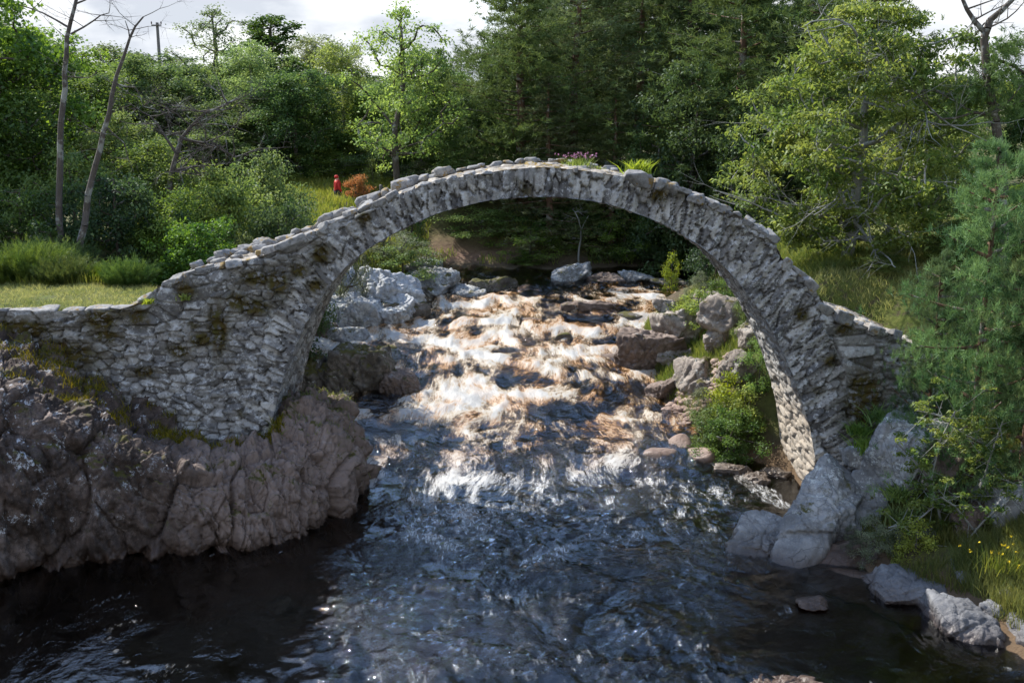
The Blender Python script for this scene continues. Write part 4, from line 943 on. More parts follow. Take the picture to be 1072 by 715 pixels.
put_px('leafy_tree', PR['mid2'], 300, 64, 60, 'distant tree filling the gap left of the birches', group=GL, wpx=120, rz=.2)
put_px('leafy_tree', PR['mid'], 420, 68, 78, 'far tree line crown behind the crooked tree', group=GL, wpx=110, rz=.2)
for px_, Y_, yt, wp, kd, lb in [
    (20, 31, 60, 150, 'mid2', 'green tree behind the upright bare trunk'),
    (85, 56, 55, 130, 'mid', 'light tree glimpsed between the two bare trunks'),
    (128, 31.5, 110, 120, 'mid', 'fresh green tree just right of the leaning bare trunk'),
    (165, 49, 95, 120, 'mid2', 'dense green tree behind the spreading grey boughs'),
    (215, 48, 125, 120, 'mid', 'light green tree right of the spreading grey boughs'),
    (268, 53, 88, 110, 'mid2', 'dense green tree in front of the ivy clad tree on its left'),
    (292, 52, 110, 80, 'mid', 'light green tree at the left edge of the garden clearing'),
    (312, 50, 70, 100, 'mid2', 'green tree between the ivy clad tree and the drooping birch'),
    (352, 56, 75, 100, 'mid2', 'green tree behind the two birches'),
    (465, 55, 60, 90, 'mid', 'light tree just left of the sky gap'),
    (395, 52, 95, 90, 'mid2', 'green tree behind the lime bush'),
    (240, 61, 62, 120, 'mid', 'light tree below the tallest thin crowned tree')]:
    put_px('leafy_tree', PR[kd], px_, Y_, yt, lb, 'tree', GL, wpx=wp, rz=px_*.37)
rs = np.random.RandomState(91)
for k_ in range(34):
    Y_ = rs.uniform(72, 125); px_ = -120+k_*40+rs.uniform(-14, 14)
    put_px('distant_tree', PR[['mid', 'mid2', 'dark', 'birch'][k_ % 4]], px_, Y_, rs.uniform(62, 88), 'hazy tree in the distant wood that closes the valley', 'tree', 'distant wood closing the valley', wpx=rs.uniform(80, 120), rz=k_*1.1)
put_px('small_pine', PR['talltrunk'], 484, 78, 52, 'small distant pine poking into the sky gap', 'tree', wpx=44, rz=.2)
GU = 'bushes behind the left approach'
for px_, Y_, yt, wp, kd, lb in [
    (20, 26.5, 190, 120, 'bush_dark', 'dark bush behind the broom at far left'),
    (120, 27.0, 175, 130, 'bush_dark', 'dark bush at the feet of the bare trunks'),
    (185, 27.5, 190, 120, 'bush', 'green bush right of the bare trunks above the broom'),
    (235, 29.0, 165, 130, 'bush', 'tall green bush behind the rising left parapet'),
    (290, 28.0, 205, 110, 'bush_dark', 'dark bush directly behind the left rubble parapet'),
    (200, 26.2, 225, 110, 'bush_dark', 'low dark bush beside the start of the rubble parapet'),
    (300, 31.0, 196, 70, 'bush', 'green bush left of the garden clearing'),
    (275, 31.5, 150, 130, 'bush', 'high green bush under the ivy clad tree'),
    (160, 30.0, 140, 140, 'bush', 'tall hazel bush under the grey dead boughs'),
    (75, 29.5, 150, 140, 'bush', 'hazel bush behind the bare trunks'),
    (355, 33.0, 212, 70, 'bush_willow', 'grey leaved bush between the garden and the parapet'),
    (255, 27.0, 235, 80, 'bush', 'low green bush touching the left rubble parapet'),
    (390, 50.0, 150, 90, 'bush', 'bush at the back of the garden clearing'),
    (335, 50.0, 150, 90, 'bush', 'bush behind the person in red'),
    (445, 47.0, 165, 70, 'bush_willow', 'greyish bush right of the crooked trunk'),
    (480, 46.0, 150, 90, 'bush', 'green bush above the left shoulder of the arch'),
    (430, 43.0, 178, 50, 'bush_dark', 'brownish green bush just above the left shoulder of the arch')]:
    put_px('bush', PR[kd], px_, Y_, yt, lb, 'bush', GU, wpx=wp, rz=px_*.7)
put_px('lime_bush', PR['bush_lime'], 391, 46.5, 164, 'bright lime bush beside the crooked trunk', 'bush', wpx=26)
put_px('copper_bush', PR['bush_orange'], 372, 45.2, 180, 'orange leaved garden shrub beside the person in red', 'bush', wpx=36)
# centre: pines above the arch
GP = 'pines behind the arch'
for px_, Y_, yt, wp, kd, lb in [
    (548, 46, -22, 165, 'pine', 'leftmost big pine above the arch beside the sky gap'),
    (600, 48, -46, 175, 'pine2', 'tall pine standing over the crown of the arch'),
    (645, 52, -46, 150, 'pine', 'pine farther back, left of the tall bare trunk'),
    (575, 43.8, 80, 120, 'spruce', 'low bushy conifer just above the crown of the arch'),
    (640, 43.5, 95, 110, 'spruce', 'low dark conifer right of the crown of the arch'),
    (768, 43, -46, 230, 'pine2', 'great dark pine, largest behind the right half of the arch'),
    (835, 41, -46, 190, 'pine', 'dark pine just left of the pale rowan'),
    (715, 47, -46, 150, 'pine', 'dark pine right of the tall bare trunk'),
    (900, 38, -46, 190, 'pine2', 'dark pine behind the top of the pale rowan'),
    (700, 60, -46, 160, 'pine', 'deeper pine filling the gap behind the tall bare trunk'),
    (800, 56, -46, 200, 'pine2', 'deeper pine behind the great dark pine'),
    (590, 64, 10, 170, 'pine', 'deeper pine behind the crown of the arch'),
    (625, 57, -46, 170, 'pine2', 'deeper pine between the two pines over the arch crown'),
    (745, 58, -46, 180, 'pine', 'deeper pine left of the great dark pine'),
    (570, 56, -22, 150, 'pine2', 'deeper pine behind the leftmost big pine')]:
    put_px('pine_tree', PR[kd], px_, Y_, yt, lb, 'tree', GP, wpx=wp, rz=px_*1.3)
put_px('tall_pine', PR['talltrunk'], 666, 49, -70, 'tall pine with a long bare trunk right of the arch crown', wpx=120, rz=2)
put_px('leafy_tree', PR['mid2'], 527, 50, 30, 'light green tree mixed into the leftmost big pine', wpx=90, rz=2)
put_px('alder_tree', PR['dark'], 722, 41.5, 60, 'dark alder hung with ivy below the great dark pine', wpx=130, rz=1)
put_px('alder_tree', PR['dark'], 790, 38.5, 105, 'dark alder between the great pine and the rowan', wpx=120, rz=2.5)
put_px('alder_tree', PR['maple'], 690, 43.0, 120, 'leafy green tree over the right haunch of the arch', wpx=100, rz=2.5)
GB = 'bushes on the shady far bank'
for px_, Y_, yt, wp, kd, lb in [
    (400, 37.0, 232, 110, 'bush_willow', 'grey green willow bush seen under the left of the arch'),
    (420, 36.2, 252, 90, 'bush', 'green bush over the grey ledge left of the rapids'),
    (365, 37.5, 262, 60, 'bush', 'green bush half behind the left haunch, above the pale rocks'),
    (505, 44.5, 215, 110, 'bush', 'dark bush above the bare earth bank'),
    (555, 43.2, 235, 90, 'bush', 'green bush at the right end of the bare earth bank'),
    (552, 42.6, 268, 50, 'bush', 'small green bush above the flat stone on the far bank'),
    (600, 44.5, 212, 110, 'bush_dark', 'dark bush in the middle under the arch crown'),
    (655, 43.2, 222, 100, 'bush', 'dark bush right of the middle under the arch'),
    (640, 43.0, 262, 60, 'bush', 'green ferny bush above the lone far bank stone'),
    (690, 42.5, 240, 90, 'bush_dark', 'dark bush over the calm upper pool'),
    (735, 41.5, 235, 90, 'bush_dark', 'dark bush at the right end of the far bank'),
    (530, 46.5, 200, 120, 'bush', 'high dark bush at the back of the far bank, left'),
    (650, 46.5, 195, 120, 'bush_dark', 'high dark bush at the back of the far bank, right'),
    (710, 45.5, 190, 120, 'bush', 'high dark bush below the alder hung with ivy')]:
    put_px('bush', PR[kd], px_, Y_, yt, lb, 'bush', GB, wpx=wp, rz=px_*.9)
GRB = 'bushes on the right bank behind the arch'
for px_, Y_, yt, wp, kd, lb, bs in [
    (762, 23.6, 418, 84, 'bush', 'bush overhanging the foam strip by the right pier', None),
    (774, 25.5, 425, 50, 'bush', 'leafy bush in the middle of the right bank slope', 480),
    (735, 29.5, 300, 60, 'bush_lime', 'fresh green bush between the brown cliff block and the skyline', 345),
    (800, 23.3, 430, 44, 'bush', 'small bush on the earth between the foam strip and the lit barrel', None),
    (781, 22.9, 424, 88, 'bush', 'bush at the water foot of the lit barrel of the arch', None),
    (748, 24.3, 452, 44, 'bush_willow', 'greyish low bush between the tan boulders and the overhanging bush', None),
    (815, 26.0, 330, 40, 'bush', 'bush tucked under the curve of the right haunch', 380),
    (790, 23.6, 400, 44, 'bush_lime', 'green bush beside the lit barrel of the arch', 450),
    (770, 26.0, 385, 50, 'bush_lime', 'yellowish green bush above the waterside bush', 440),
    (805, 25.5, 350, 50, 'bush', 'green bush under the right haunch of the arch', 410),
    (738, 30.5, 278, 40, 'bush_willow', 'pale wispy bush on the right bank skyline under the arch', 318),
    (765, 29.5, 285, 60, 'bush', 'green feathery bush high on the right bank under the arch', 335),
    (790, 28.0, 300, 40, 'bush', 'small bush near the intrados on the right bank', 345),
    (706, 32.5, 262, 26, 'bush_lime', 'young bright sapling at the right of the upper rapids', 305),
    (745, 26.8, 400, 40, 'bush_willow', 'low grey scrub beside the pebble bar', 425),
    (752, 34.5, 240, 70, 'bush_dark', 'dark bush behind the right bank skyline under the arch', 295)]:
    put_px('bush', PR[kd], px_, Y_ if bs is None else float(hit(px_, bs)[1])+.15, yt, lb, 'bush', GRB, wpx=wp, rz=px_*.9)
# right bank
PR['rowan'] = broadleaf(131, 7.5, 3.1, .5, 300, .48, 150, .13, .16, 'leaf_rowan', 'bark_lichen', shape='round', aspect=.45, flat=.5, droop=.35, lean=(.2, -.2), fill=.6)
rw = put_px('rowan_tree', PR['rowan'], 890, 26.0, -10, 'pale yellow green rowan with lichened grey boughs on the right bank', wpx=262, rz=.6)
rs = np.random.RandomState(33); segs = []
for k_ in range(15):
    z_ = rs.uniform(1.0, 5.8); a_ = rs.uniform(2.3, 4.9)
    limb((.1, -.1, z_), (math.cos(a_), math.sin(a_), rs.uniform(-.05, .3)), rs.uniform(2.6, 3.9), .05, 2, rs, segs, .02, bend=.3, kids=(4, 7))
V, F = tubes(segs, 5); o = mesh_np('bough', V, F, MAT['bark_lichen'], rw, smooth=True)
put_px('leafy_tree', PR['mid'], 985, 29, 95, 'green tree between the rowan and the forked pine', wpx=130, rz=1)
put_px('leafy_tree', PR['mid2'], 1075, 25.5, 190, 'green tree cut by the right edge of the view', wpx=130, rz=4)
put_px('leafy_tree', PR['mid'], 1010, 24.5, 225, 'low bright green tree behind the young pine', wpx=110, rz=2)
put_px('leafy_tree', PR['mid'], 930, 24.0, 262, 'low bright sapling tree on the grassy bank behind the right wall', wpx=60, rz=2.7)
put_px('leafy_tree', PR['dark'], 1090, 36, 20, 'dark tree far behind the forked pine at the right edge', wpx=130, rz=4)
# forked pine
def poly_tree(name, label, Y_, paths, mat, extra=None, seed=3, cat='tree'):
    rs_ = np.random.RandomState(seed); segs_ = []
    b = at(*paths[0][0][:2], Y_); b[2] = min(b[2], gz(b[0], Y_)); root = empty(name, tuple(b), label, cat)
    first = True
    for pth in paths:
        P_ = [at(q[0], q[1], Y_+(q[3] if len(q) > 3 else 0))-b for q in pth]; r_ = [q[2] for q in pth]
        if first: P_[0][2] = min(P_[0][2], -.1); first = False
        for i in range(len(P_)-1):
            n_ = max(2, int(np.linalg.norm(P_[i+1]-P_[i])/.35))
            prev = P_[i]
            for k_ in range(1, n_+1):
                f_ = k_/n_; q = P_[i]*(1-f_)+P_[i+1]*f_+(rs_.randn(3)*.025 if k_ < n_ else 0)
                segs_.append((*prev, *q, r_[i]+(r_[i+1]-r_[i])*(k_-1)/n_, r_[i]+(r_[i+1]-r_[i])*f_)); prev = q
    if extra: extra(rs_, segs_, b)
    segs_ = [q[:6]+(q[6]*.62, q[7]*.62) for q in map(tuple, segs_)] if name == 'bare_tree' else segs_
    V, F = tubes(segs_, 7); mesh_np('trunk', V, F, MAT[mat], root, smooth=True)
    return root, b
def tw(n, rng_, L_, r_, up=.1, depth=2):
    def f(rs_, segs_, b):
        base = list(segs_)
        for _ in range(n):
            q = base[rs_.randint(int(len(base)*rng_), len(base))]; a_ = rs_.uniform(0, 6.28)
            limb(q[3:6], (math.cos(a_), math.sin(a_)*.7, rs_.uniform(-.2, .6)), L_*rs_.uniform(.5, 1.2), r_, depth, rs_, segs_, up)
    return f
fp, b = poly_tree('forked_pine', 'dark forked pine with bare top boughs at the upper right', 24.0, [[(1052, 300, .12), (1048, 160, .105), (1036, 95, .10), (1030, 40, .085), (1036, 22, .08)], [(1036, 22, .07), (1060, 0, .05), (1085, -20, .03)], [(1032, 36, .06), (1012, 10, .045), (995, -25, .03)], [(1046, 125, .045), (1020, 118, .03), (985, 125, .02, -.4)], [(1038, 60, .04), (1062, 70, .03), (1090, 90, .02)]], 'bark', tw(14, .3, 1.3, .022))
rs = np.random.RandomState(44); cents = []
for px_, py_, r_, n in [(1035, 75, .55, 90), (1052, 60, .5, 60), (1020, 95, .45, 60), (1068, 100, .6, 80), (1062, 50, .4, 40), (1040, 110, .5, 50), (1000, 118, .35, 30)]:
    c = at(px_, py_, 24.0)-b; cents.append(c+rs.randn(n, 3)*r_*.45)
cents = np.concatenate(cents); ax = rs.randn(len(cents), 3)*.6+np.array([0, -.2, .8]); ax /= np.linalg.norm(ax, axis=1)[:, None]
V, F, t = needles(cents, ax, 18, .15, .018, rs, rs.rand(len(cents))); mesh_np('crown', V, F, MAT['leaf_sapling'], fp, attrs={'tint': t})
# young pine in front
PR['young'] = pine(140, 5.6, 1.65, .1, 52, 'leaf_sapling', .07, 40, 24, .14, .013, 'pine', .85)
put_px('young_pine', PR['young'], 1044, 17.9, 148, 'bushy blue green young pine in front of the right trees', 'tree', wpx=178, rz=.5)
put_px('young_pine', PR['young'], 1100, 17.2, 215, 'second young pine cut by the right edge, lower than its neighbour', 'tree', wpx=130, rz=2.5)
put_px('young_pine', PR['young'], 992, 18.9, 262, 'low young pine spray hanging over the right end of the wall', 'tree', wpx=84, rz=4.5)
# bare trees on the left
poly_tree('bare_tree', 'bare grey tree, the upright one reaching past the top of the view', 26.0, [[(64, 270, .15), (62, 200, .13), (66, 110, .11), (70, 40, .085), (78, 8, .07), (84, -25, .05)], [(70, 28, .045), (45, 14, .03), (22, 6, .02)], [(74, 36, .04), (98, 22, .03), (114, 14, .015)], [(80, 4, .04), (98, -4, .02)], [(65, 80, .03), (92, 82, .02), (102, 74, .01)]], 'bark_dead', tw(16, .25, 1.0, .016), 5)
poly_tree('bare_tree', 'bare grey tree, the one leaning to the right with a forked tip', 25.4, [[(80, 262, .15), (92, 205, .125), (108, 140, .10), (122, 80, .075), (136, 40, .05), (150, 18, .03)], [(136, 42, .03), (131, 22, .015)], [(122, 88, .035), (142, 92, .025), (150, 112, .012)], [(110, 132, .03), (130, 150, .02), (140, 180, .01)]], 'bark_dead', tw(16, .25, 1.0, .016), 6)
poly_tree('dead_bough_tree', 'grey lichened dead tree with spreading boughs in the left bushes', 29.0, [[(172, 260, .10), (178, 190, .08), (190, 145, .06)], [(190, 145, .05), (215, 118, .035), (238, 108, .02)], [(190, 145, .05), (215, 150, .03), (245, 165, .015)], [(178, 180, .05), (200, 175, .03), (222, 190, .015)], [(184, 160, .04), (165, 130, .03), (150, 118, .012)]], 'bark_dead', tw(34, .3, 1.5, .022, .05, 3), 7)
poly_tree('dead_sapling', 'pale leafless sapling on the shady far bank', 42.6, [[(607, 292, .05), (606, 262, .04), (608, 240, .03), (602, 222, .02)], [(608, 242, .02), (616, 226, .01)]], 'bark_lichen', tw(5, .3, .6, .012), 8)

# ------------------------------------------------------------------ low plants
def broom(seed, h_, r_):
    rs_ = np.random.RandomState(seed); p_ = Proto(); p_.h, p_.r = h_, r_
    n = 420; a_ = rs_.rand(n)*6.283; q = np.sqrt(rs_.rand(n))*r_
    d = np.stack([np.cos(a_)*q/r_*.8, np.sin(a_)*q/r_*.8, np.ones(n)], 1)+rs_.randn(n, 3)*.16; d /= np.linalg.norm(d, axis=1)[:, None]
    b0 = np.stack([np.cos(a_)*q*.55, np.sin(a_)*q*.55, np.zeros(n)], 1); L_ = h_*rs_.uniform(.5, 1.0, n)*(1-.35*(q/r_)**2)*(1+.18*np.sin(a_*4+seed))
    tn = np.repeat(rs_.rand(n), 12); f_ = np.tile(np.linspace(.15, .95, 12), n)
    c = np.repeat(b0, 12, 0)+np.repeat(d*L_[:, None], 12, 0)*f_[:, None]
    V, F, t = needles(c, np.repeat(d, 12, 0), 7, .14, .012, rs_, tn, .35)
    p_.crown = mesh_np('foliage', V, F, MAT['leaf_broom'], attrs={'tint': t}, link=False).data
    V, F = tubes([(*b0[i], *(b0[i]+d[i]*L_[i]*.8), .012, .004) for i in range(0, n, 3)], 4)
    p_.trunk = mesh_np('stems', V, F, MAT['leaf_broom'], link=False).data
    return p_
PR['broom'] = broom(150, 1.15, .85)
for k_, (px_, Y_, yt, wp, lb) in enumerate([(-14, 23.5, 256, 74, 'broom bush cut by the left edge beside the grassy path'), (24, 23.9, 246, 74, 'tall broom bush, second from the left edge'), (60, 23.5, 262, 60, 'broom bush in front of the leaning bare trunk'), (92, 23.7, 272, 50, 'lower broom bush right of the bare trunks'), (127, 23.3, 264, 58, 'rightmost broom bush beside the first rubble of the parapet'), (45, 25.0, 245, 90, 'broom bush in the back row at the feet of the bare trunks')]):
    put_px('broom_bush', PR['broom'], px_, Y_, yt, lb, 'bush', 'broom along the grassy path', wpx=wp, rz=k_, trunk='stems', crown='foliage')
def blades(xy, rs_, hmin, hmax, wd, z=None, lean=.35, tcl=1.6, z0=-.02):
    n = len(xy); zz = ground(xy[:, 0], xy[:, 1]) if z is None else z
    p0 = np.stack([xy[:, 0], xy[:, 1], zz+z0], 1); a_ = rs_.rand(n)*6.283; hh_ = rs_.uniform(hmin, hmax, n)
    s_ = np.stack([np.cos(a_), np.sin(a_), 0*a_], 1)*wd*.5; ln = np.stack([rs_.randn(n)*lean, rs_.randn(n)*lean, np.ones(n)], 1)*hh_[:, None]
    md = p0+ln*np.array([.35, .35, .55]); tp_ = p0+ln
    V = np.stack([p0-s_, p0+s_, md+s_*.8, md-s_*.8, tp_], 1).reshape(-1, 3); k_ = np.arange(n)[:, None]*5
    F = np.concatenate([k_+np.array([[0, 1, 2]]), k_+np.array([[0, 2, 3]]), k_+np.array([[3, 2, 4]])], 0)
    t = np.clip(.5+.7*fbm(v3(xy[:, 0]*tcl, xy[:, 1]*tcl), 3, 120)+.25*rs_.randn(n), 0, 1)
    return V, F, np.repeat(t, 5)
rs = np.random.RandomState(77)
def scatter(n, x0, x1, y0, y1, keep):
    q = np.stack([rs.uniform(x0, x1, n), rs.uniform(y0, y1, n)], 1); return q[keep(q[:, 0], q[:, 1])]
def nz_(x, y, f=.8, s_=121): return perlin(v3(x*f, y*f), s_)
def grass_obj(name, label, xy, mat, hmin, hmax, wd, lean=.35):
    V, F, t = blades(xy, rs, hmin, hmax, wd, None, lean)
    return tag(mesh_np(name, V, F, MAT[mat], attrs={'tint': t}), label, 'grass', None, 'stuff')
grass_obj('grass', 'short straw coloured grass on the path behind the left wall', scatter(26000, -14, -6.9, 20.25, 24.2, lambda x, y: nz_(x, y) > -.45), 'dry_grass', .03, .12, .012, .6)
grass_obj('grass', 'tall green grass along the back of the left path', scatter(9000, -14, -6.6, 23.0, 25.5, lambda x, y: nz_(x, y) > -.2), 'grass', .12, .35, .014)
grass_obj('grass', 'yellow green turf on the bank behind the right wall', scatter(36000, 5.9, 12.5, 22.9, 30, lambda x, y: (x-xr(y) > 1.6) & (nz_(x, y) > -.5)), 'dry_grass', .05, .22, .013, .5)
grass_obj('grass', 'long bright grass on the front right bank', scatter(40000, 6.4, 11, 13.5, 20, lambda x, y: (x-xr(y) > .2) & (ground(x, y) > .16) & (nz_(x, y, 1.1) > -.42)), 'grass', .10, .36, .011)
grass_obj('grass', 'dense bright grass tussock at the lower right edge', scatter(16000, 7.3, 10, 14.2, 16.6, lambda x, y: (x-xr(y) > .5) & ((x-8.2)**2/1.6+(y-15.4)**2/1.2 < 1.2)), 'grass', .14, .40, .011)
grass_obj('grass', 'rough grass between the rocks of the right bank under the arch', scatter(60000, 3.8, 9, 20.5, 33, lambda x, y: (x-xr(y) > .12) & ((y > 24.3) | (x < 4.9)) & (ground(x, y)-zw(y) > .1) & (nz_(x, y, 1.2) > -.38)), 'grass', .10, .34, .014)
grass_obj('grass', 'garden grass in the clearing left of the crooked tree', scatter(30000, -14, -3.5, 34, 50, lambda x, y: (xl(y)-x > 1.5) & (nz_(x, y, .5) > -.5)), 'grass', .10, .35, .03)
grass_obj('grass', 'grass along the foot of the shady far bank', scatter(12000, -5, 14, 42.4, 47, lambda x, y: nz_(x, y, .7) > .1), 'grass', .10, .40, .03)
grass_obj('grass', 'rust and straw plants on the right bank among grey rocks', scatter(2600, 4.9, 7.2, 25.8, 29.0, lambda x, y: nz_(x, y, 1.6, 5) > .22), 'rust_plant', .12, .38, .02)
# moss and turf on the crag ledge (rooted on the crag's own surface)
cm = crag.data; cv = np.zeros(len(cm.vertices)*3, np.float32); cm.vertices.foreach_get('co', cv); cv = cv.reshape(-1, 3)
cn = np.zeros(len(cm.vertices)*3, np.float32); cm.vertices.foreach_get('normal', cn); cn = cn.reshape(-1, 3)
def dI_(q): return np.abs(q)
lim = np.interp(cv[:, 0], [-11, -8, -6, -4.8], [18.3, 18.5, 18.9, 19.3])
k_ = np.nonzero((cn[:, 2] > .45) & (cv[:, 1] > lim) & (cv[:, 1] < 20.1) & (cv[:, 0] < -4.5) & (fbm(cv*1.6, 3, 131) > -.02))[0]
k_ = rs.choice(k_, min(9000, 9000), True); q = cv[k_]+rs.randn(len(k_), 3)*.03
V, F, t = blades(q[:, :2].astype(float), rs, .03, .14, .016, q[:, 2].astype(float), .6); tag(mesh_np('moss', V, F, MAT['moss'], attrs={'tint': t}), 'brown green moss and turf along the ledge at the wall foot', 'moss', None, 'stuff')
k_ = np.nonzero((cn[:, 2] > .3) & (cv[:, 1] > 19.6) & (cv[:, 1] < 23) & (cv[:, 0] > -5.0) & (fbm(cv*2.2, 3, 133) > .12))[0]
k_ = rs.choice(k_, 1500, True); q = cv[k_]+rs.randn(len(k_), 3)*.03
V, F, t = blades(q[:, :2].astype(float), rs, .03, .14, .014, q[:, 2].astype(float), .5); tag(mesh_np('moss', V, F, MAT['grass'], attrs={'tint': t}), 'green moss round the foot of the left pier', 'moss', None, 'stuff')
# plants rooted on the bridge
def tuft(name, label, cat, px, py, Y_, n, h_, r_, mat, wd=.014, lean=.6, flower=None, group=None):
    b = at(px, py, Y_); root = empty(name, tuple(b), label, cat, group)
    xy = rs.randn(n, 2)*r_*.4; V, F, t = blades(xy, rs, h_*.4, h_, wd, xy[:, 0]*0-.02, lean, 9)
    mesh_np('foliage', V, F, MAT[mat], root, attrs={'tint': t})
    if flower:
        m_ = flower[1]; c = np.stack([rs.randn(m_)*r_*.6, rs.randn(m_)*r_*.5, h_*rs.uniform(.7, 1.15, m_)], 1)
        V, F, t = leaves(c, .022, 7, .03, rs, 1, .6, .8); mesh_np('flowers', V, F, MAT[flower[0]], root)['kind'] = 'stuff'
        V, F = tubes([(*(q*np.array([.5, .5, 0])), *q, .004, .003) for q in c], 3); mesh_np('stems', V, F, MAT[mat], root)
    return root
tuft('flower_tuft', 'tuft of pink wildflowers growing on the crown of the bridge', 'plant', 604, 175, 22.3, 260, .26, .34, 'leaf_lime', .016, .5, ('flower_pink', 42))
tuft('fern', 'yellow green fern behind the round stone on the bridge', 'fern', 668, 180, 21.6, 240, .32, .28, 'leaf_lime', .03, .6)
tuft('fern', 'small yellow green fern left of the round stone on the bridge', 'fern', 625, 180, 22.2, 90, .2, .14, 'leaf_lime', .025, .6)
for px_, py_, lb in [(193, 312, 'lime fern in the wall face under the rubble parapet'), (155, 316, 'lime plant at the foot of the rubble parapet')]:
    tuft('fern', lb, 'fern', px_, py_, 19.9, 60, .16, .12, 'leaf_lime', .03, .8)
tuft('fern', 'green fern at the foot of the left pier', 'fern', 290, 452, 19.75, 90, .2, .16, 'grass', .02, .7)
for px_, py_, Y_, s_, lb in [(910, 470, 19.0, .35, 'fern clump between the wall foot and the tall lichened rock'), (925, 440, 19.4, .35, 'fern clump on the moss slope below the right wall'), (900, 452, 19.4, .25, 'small fern against the right wall foot'), (945, 545, 17.6, .35, 'fern behind the pale shrub'), (940, 520, 17.9, .3, 'reddish green fern below the tall lichened rock')]:
    tuft('fern', lb, 'fern', px_, py_, Y_, 200, s_, s_*.9, 'leaf_mid', .03, .8)
tuft('buttercup_patch', 'yellow buttercups in the grass at the lower right', 'flowers', 1050, 592, 15.6, 200, .35, .5, 'grass', .011, .4, ('flower_yellow', 16))
GF = 'pale shrubs at the front right'
for px_, Y_, yt, wp, bs, lb in [(945, 17.0, 533, 62, 588, 'pale green shrub over the brown base rock, left one of the pair'), (992, 16.8, 538, 58, 592, 'pale green shrub on the right bank, right one of the pair'), (970, 17.3, 548, 40, 585, 'small pale shrub between the two larger pale shrubs'), (920, 17.3, 545, 30, 575, 'tiny pale shrub at the edge of the cracked grey block')]:
    put_px('shrub', PR['bush_lime'] if px_ == 992 else PR['bush_willow'], px_, Y_, yt, lb, 'shrub', GF, wpx=wp, rz=px_, base=bs)
# slender leafy saplings leaning over the front right rocks
def sapling(label, Y_, paths, seed, nl):
    rs_ = np.random.RandomState(seed); segs_ = []; b = at(*paths[0][0], Y_); cl = []
    root = empty('rowan_sapling', tuple(b), label, 'sapling', 'rowan saplings over the right rocks')
    for pth in paths:
        P_ = [at(q[0], q[1], Y_-.15*i)-b for i, q in enumerate(pth)]
        for i in range(len(P_)-1):
            segs_.append((*P_[i], *P_[i+1], .022-.004*i, .018-.004*i))
            for _ in range(nl):
                f_ = rs_.rand(); q = P_[i]*(1-f_)+P_[i+1]*f_; e = q+rs_.randn(3)*.22; segs_.append((*q, *e, .006, .003)); cl.append(e)
    cl = np.array(cl); V, F, t = leaves(cl, .12, 26, .075, rs_, .4, 1, .5, None, .3)
    mesh_np('leaves', V, F, MAT['leaf_rowan'], root, attrs={'tint': t}); V, F = tubes(segs_, 5); mesh_np('stem', V, F, MAT['bark_lichen'], root, smooth=True)
sapling('thin leafy sapling arching left across the shaded brown rock', 17.2, [[(1020, 560), (1030, 500), (1042, 462), (1050, 440)], [(1042, 470), (1010, 455), (985, 435), (960, 430)], [(1025, 520), (990, 520), (960, 545), (930, 552)]], 9, 9)
sapling('thin leafy sapling in front of the tall lichened rock', 17.4, [[(985, 545), (975, 500), (985, 460), (1000, 430)], [(978, 505), (955, 480), (938, 462)], [(982, 470), (1005, 450), (1020, 440)]], 10, 8)
sapling('low leafy sapling spreading toward the right edge', 16.8, [[(1005, 575), (1030, 545), (1060, 520), (1080, 505)], [(1020, 555), (1000, 530), (985, 520)]], 11, 8)
# pebble bar
pc, pf, n0 = [], [], 0
for k_ in range(520):
    px_, py_ = rs.uniform(694, 765), rs.uniform(408, 446)
    if ((px_-728)/36)**2+((py_-427)/19)**2 > 1: continue
    y_ = 26.2-(py_-408)/38*1.5; x_ = float(at(px_, py_, y_)[0]); s_ = rs.uniform(.04, .11)
    V, F = ico(2); V = V*(1+.12*rs.randn(1, 3))*np.array([s_*1.3, s_, s_*.7])+np.array([x_, y_, max(gz(x_, y_), float(zw(y_)))+s_*.2])
    pc.append(V); pf.append(F+n0); n0 += len(V)
o = mesh_np('pebbles', np.concatenate(pc), np.concatenate(pf), MAT['rock_pink'], smooth=True); tag(o, 'bar of pinkish pebbles at the right of the rapids', 'pebbles', None, 'stuff')

# ------------------------------------------------------------------ person, pole, post
def skin(name, J, E, rad, mat, parent, root_i=0):
    me = bpy.data.meshes.new(name); me.from_pydata(J, E, []); o = bpy.data.objects.new(name, me); C.objects.link(o)
    md = o.modifiers.new('skin', 'SKIN'); s_ = o.modifiers.new('sub', 'SUBSURF'); s_.levels = s_.render_levels = 2
    for i, r_ in enumerate(rad):
        v = me.skin_vertices[0].data[i]; v.radius = (r_, r_) if isinstance(r_, (int, float)) else r_; v.use_root = (i == root_i)
    me.materials.append(mat); o.parent = parent; return o
px0 = float(at(353, 190, 45)[0]); zt = float(at(353, 183, 45)[2]); g0 = gz(px0, 45)
pr = empty('person', (px0, 45, zt-1.48), 'person in a red top standing in the garden clearing beyond the bridge', 'person', None, R(115), (.9, .9, .9))
J = [(0, 0, .92), (0, 0, 1.12), (0, 0, 1.34), (0, 0, 1.44), (0, -.01, 1.52), (0, -.01, 1.60), (.10, 0, .86), (.11, -.01, .48), (.11, .02, .07), (.11, -.14, .03), (-.10, 0, .86), (-.11, -.01, .48), (-.11, .02, .07), (-.11, -.14, .03), (.19, 0, 1.36), (.25, 0, 1.08), (.24, -.12, .86), (.24, -.15, .78), (-.19, 0, 1.36), (-.25, 0, 1.08), (-.24, -.12, .86), (-.24, -.15, .78)]
E = [(0, 1), (1, 2), (2, 3), (3, 4), (4, 5), (0, 6), (6, 7), (7, 8), (8, 9), (0, 10), (10, 11), (11, 12), (12, 13), (2, 14), (14, 15), (15, 16), (16, 17), (2, 18), (18, 19), (19, 20), (20, 21)]
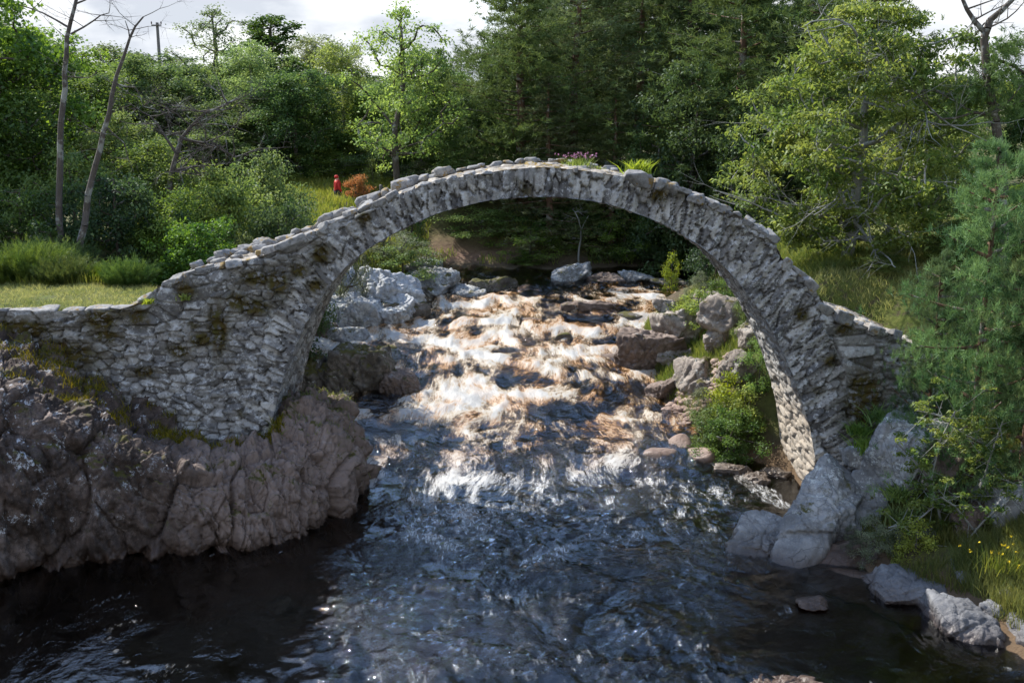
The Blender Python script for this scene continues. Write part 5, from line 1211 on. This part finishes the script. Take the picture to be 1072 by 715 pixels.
skin('body', J, E, [.13, .13, .14, .055, .085, .075, .09, .065, .045, .035, .09, .065, .045, .035, .05, .04, .032, .025, .05, .04, .032, .025], MAT['skin'], pr)
skin('jacket', [(0, 0, .84), (0, 0, 1.12), (0, 0, 1.35), (0, .01, 1.46), (.20, 0, 1.36), (.26, 0, 1.08), (.245, -.12, .86), (-.20, 0, 1.36), (-.26, 0, 1.08), (-.245, -.12, .86)], [(0, 1), (1, 2), (2, 3), (2, 4), (4, 5), (5, 6), (2, 7), (7, 8), (8, 9)], [.18, .175, .165, .085, .08, .065, .055, .08, .065, .055], MAT['red_cloth'], pr, 1)
skin('trousers', [(0, 0, .90), (.10, 0, .84), (.11, -.01, .48), (.11, .02, .10), (-.10, 0, .84), (-.11, -.01, .48), (-.11, .02, .10)], [(0, 1), (1, 2), (2, 3), (0, 4), (4, 5), (5, 6)], [.15, .115, .085, .07, .115, .085, .07], MAT['trousers'], pr)
skin('hood', [(0, .03, 1.46), (0, .03, 1.55), (0, .02, 1.63)], [(0, 1), (1, 2)], [.10, .118, .085], MAT['red_cloth'], pr)
# utility pole far behind
Yp = 78.0; pb = at(171, 120, Yp); ptop = at(171, 24, Yp)
up = empty('utility_pole', (pb[0], Yp, gz(pb[0], Yp)), 'grey wooden utility pole with a short crossarm above the left trees', 'utility pole')
hz = float(ptop[2])-gz(pb[0], Yp)
V, F = tubes([(0, 0, -.3, 0, 0, hz, .14, .10)], 10); mesh_np('pole', V, F, MAT['pole_wood'], up, smooth=True)
def boxv(c, s_):
    V = np.array([(a, b_, d_) for a in (-1, 1) for b_ in (-1, 1) for d_ in (-1, 1)], float)*np.array(s_)/2+np.array(c)
    return V, np.array([(0, 1, 3, 2), (4, 6, 7, 5), (0, 4, 5, 1), (2, 3, 7, 6), (0, 2, 6, 4), (1, 5, 7, 3)])
for dz in (.2,):
    V, F = boxv((0, -.19, hz-dz), (.7, .08, .09)); arm = mesh_np('crossarm', V, F, MAT['pole_wood'], up)
    for xx in (-.34, .34):
        V, F = tubes([(xx, -.19, hz-dz+.06, xx, -.19, hz-dz+.14, .02, .05), (xx, -.19, hz-dz+.14, xx, -.19, hz-dz+.26, .06, .03)], 8); mesh_np('insulator', V, F, MAT['ceramic'], arm, smooth=True)
b = at(399, 205, 44.0)
V, F = tubes([(0, 0, -.6, 0, 0, .42, .075, .07), (0, 0, .42, 0, 0, .46, .07, .03)], 9); o = mesh_np('fence_post', V, F, MAT['pole_wood'], smooth=True); o.location = b
tag(o, 'short grey wooden post beyond the left shoulder of the arch', 'post')
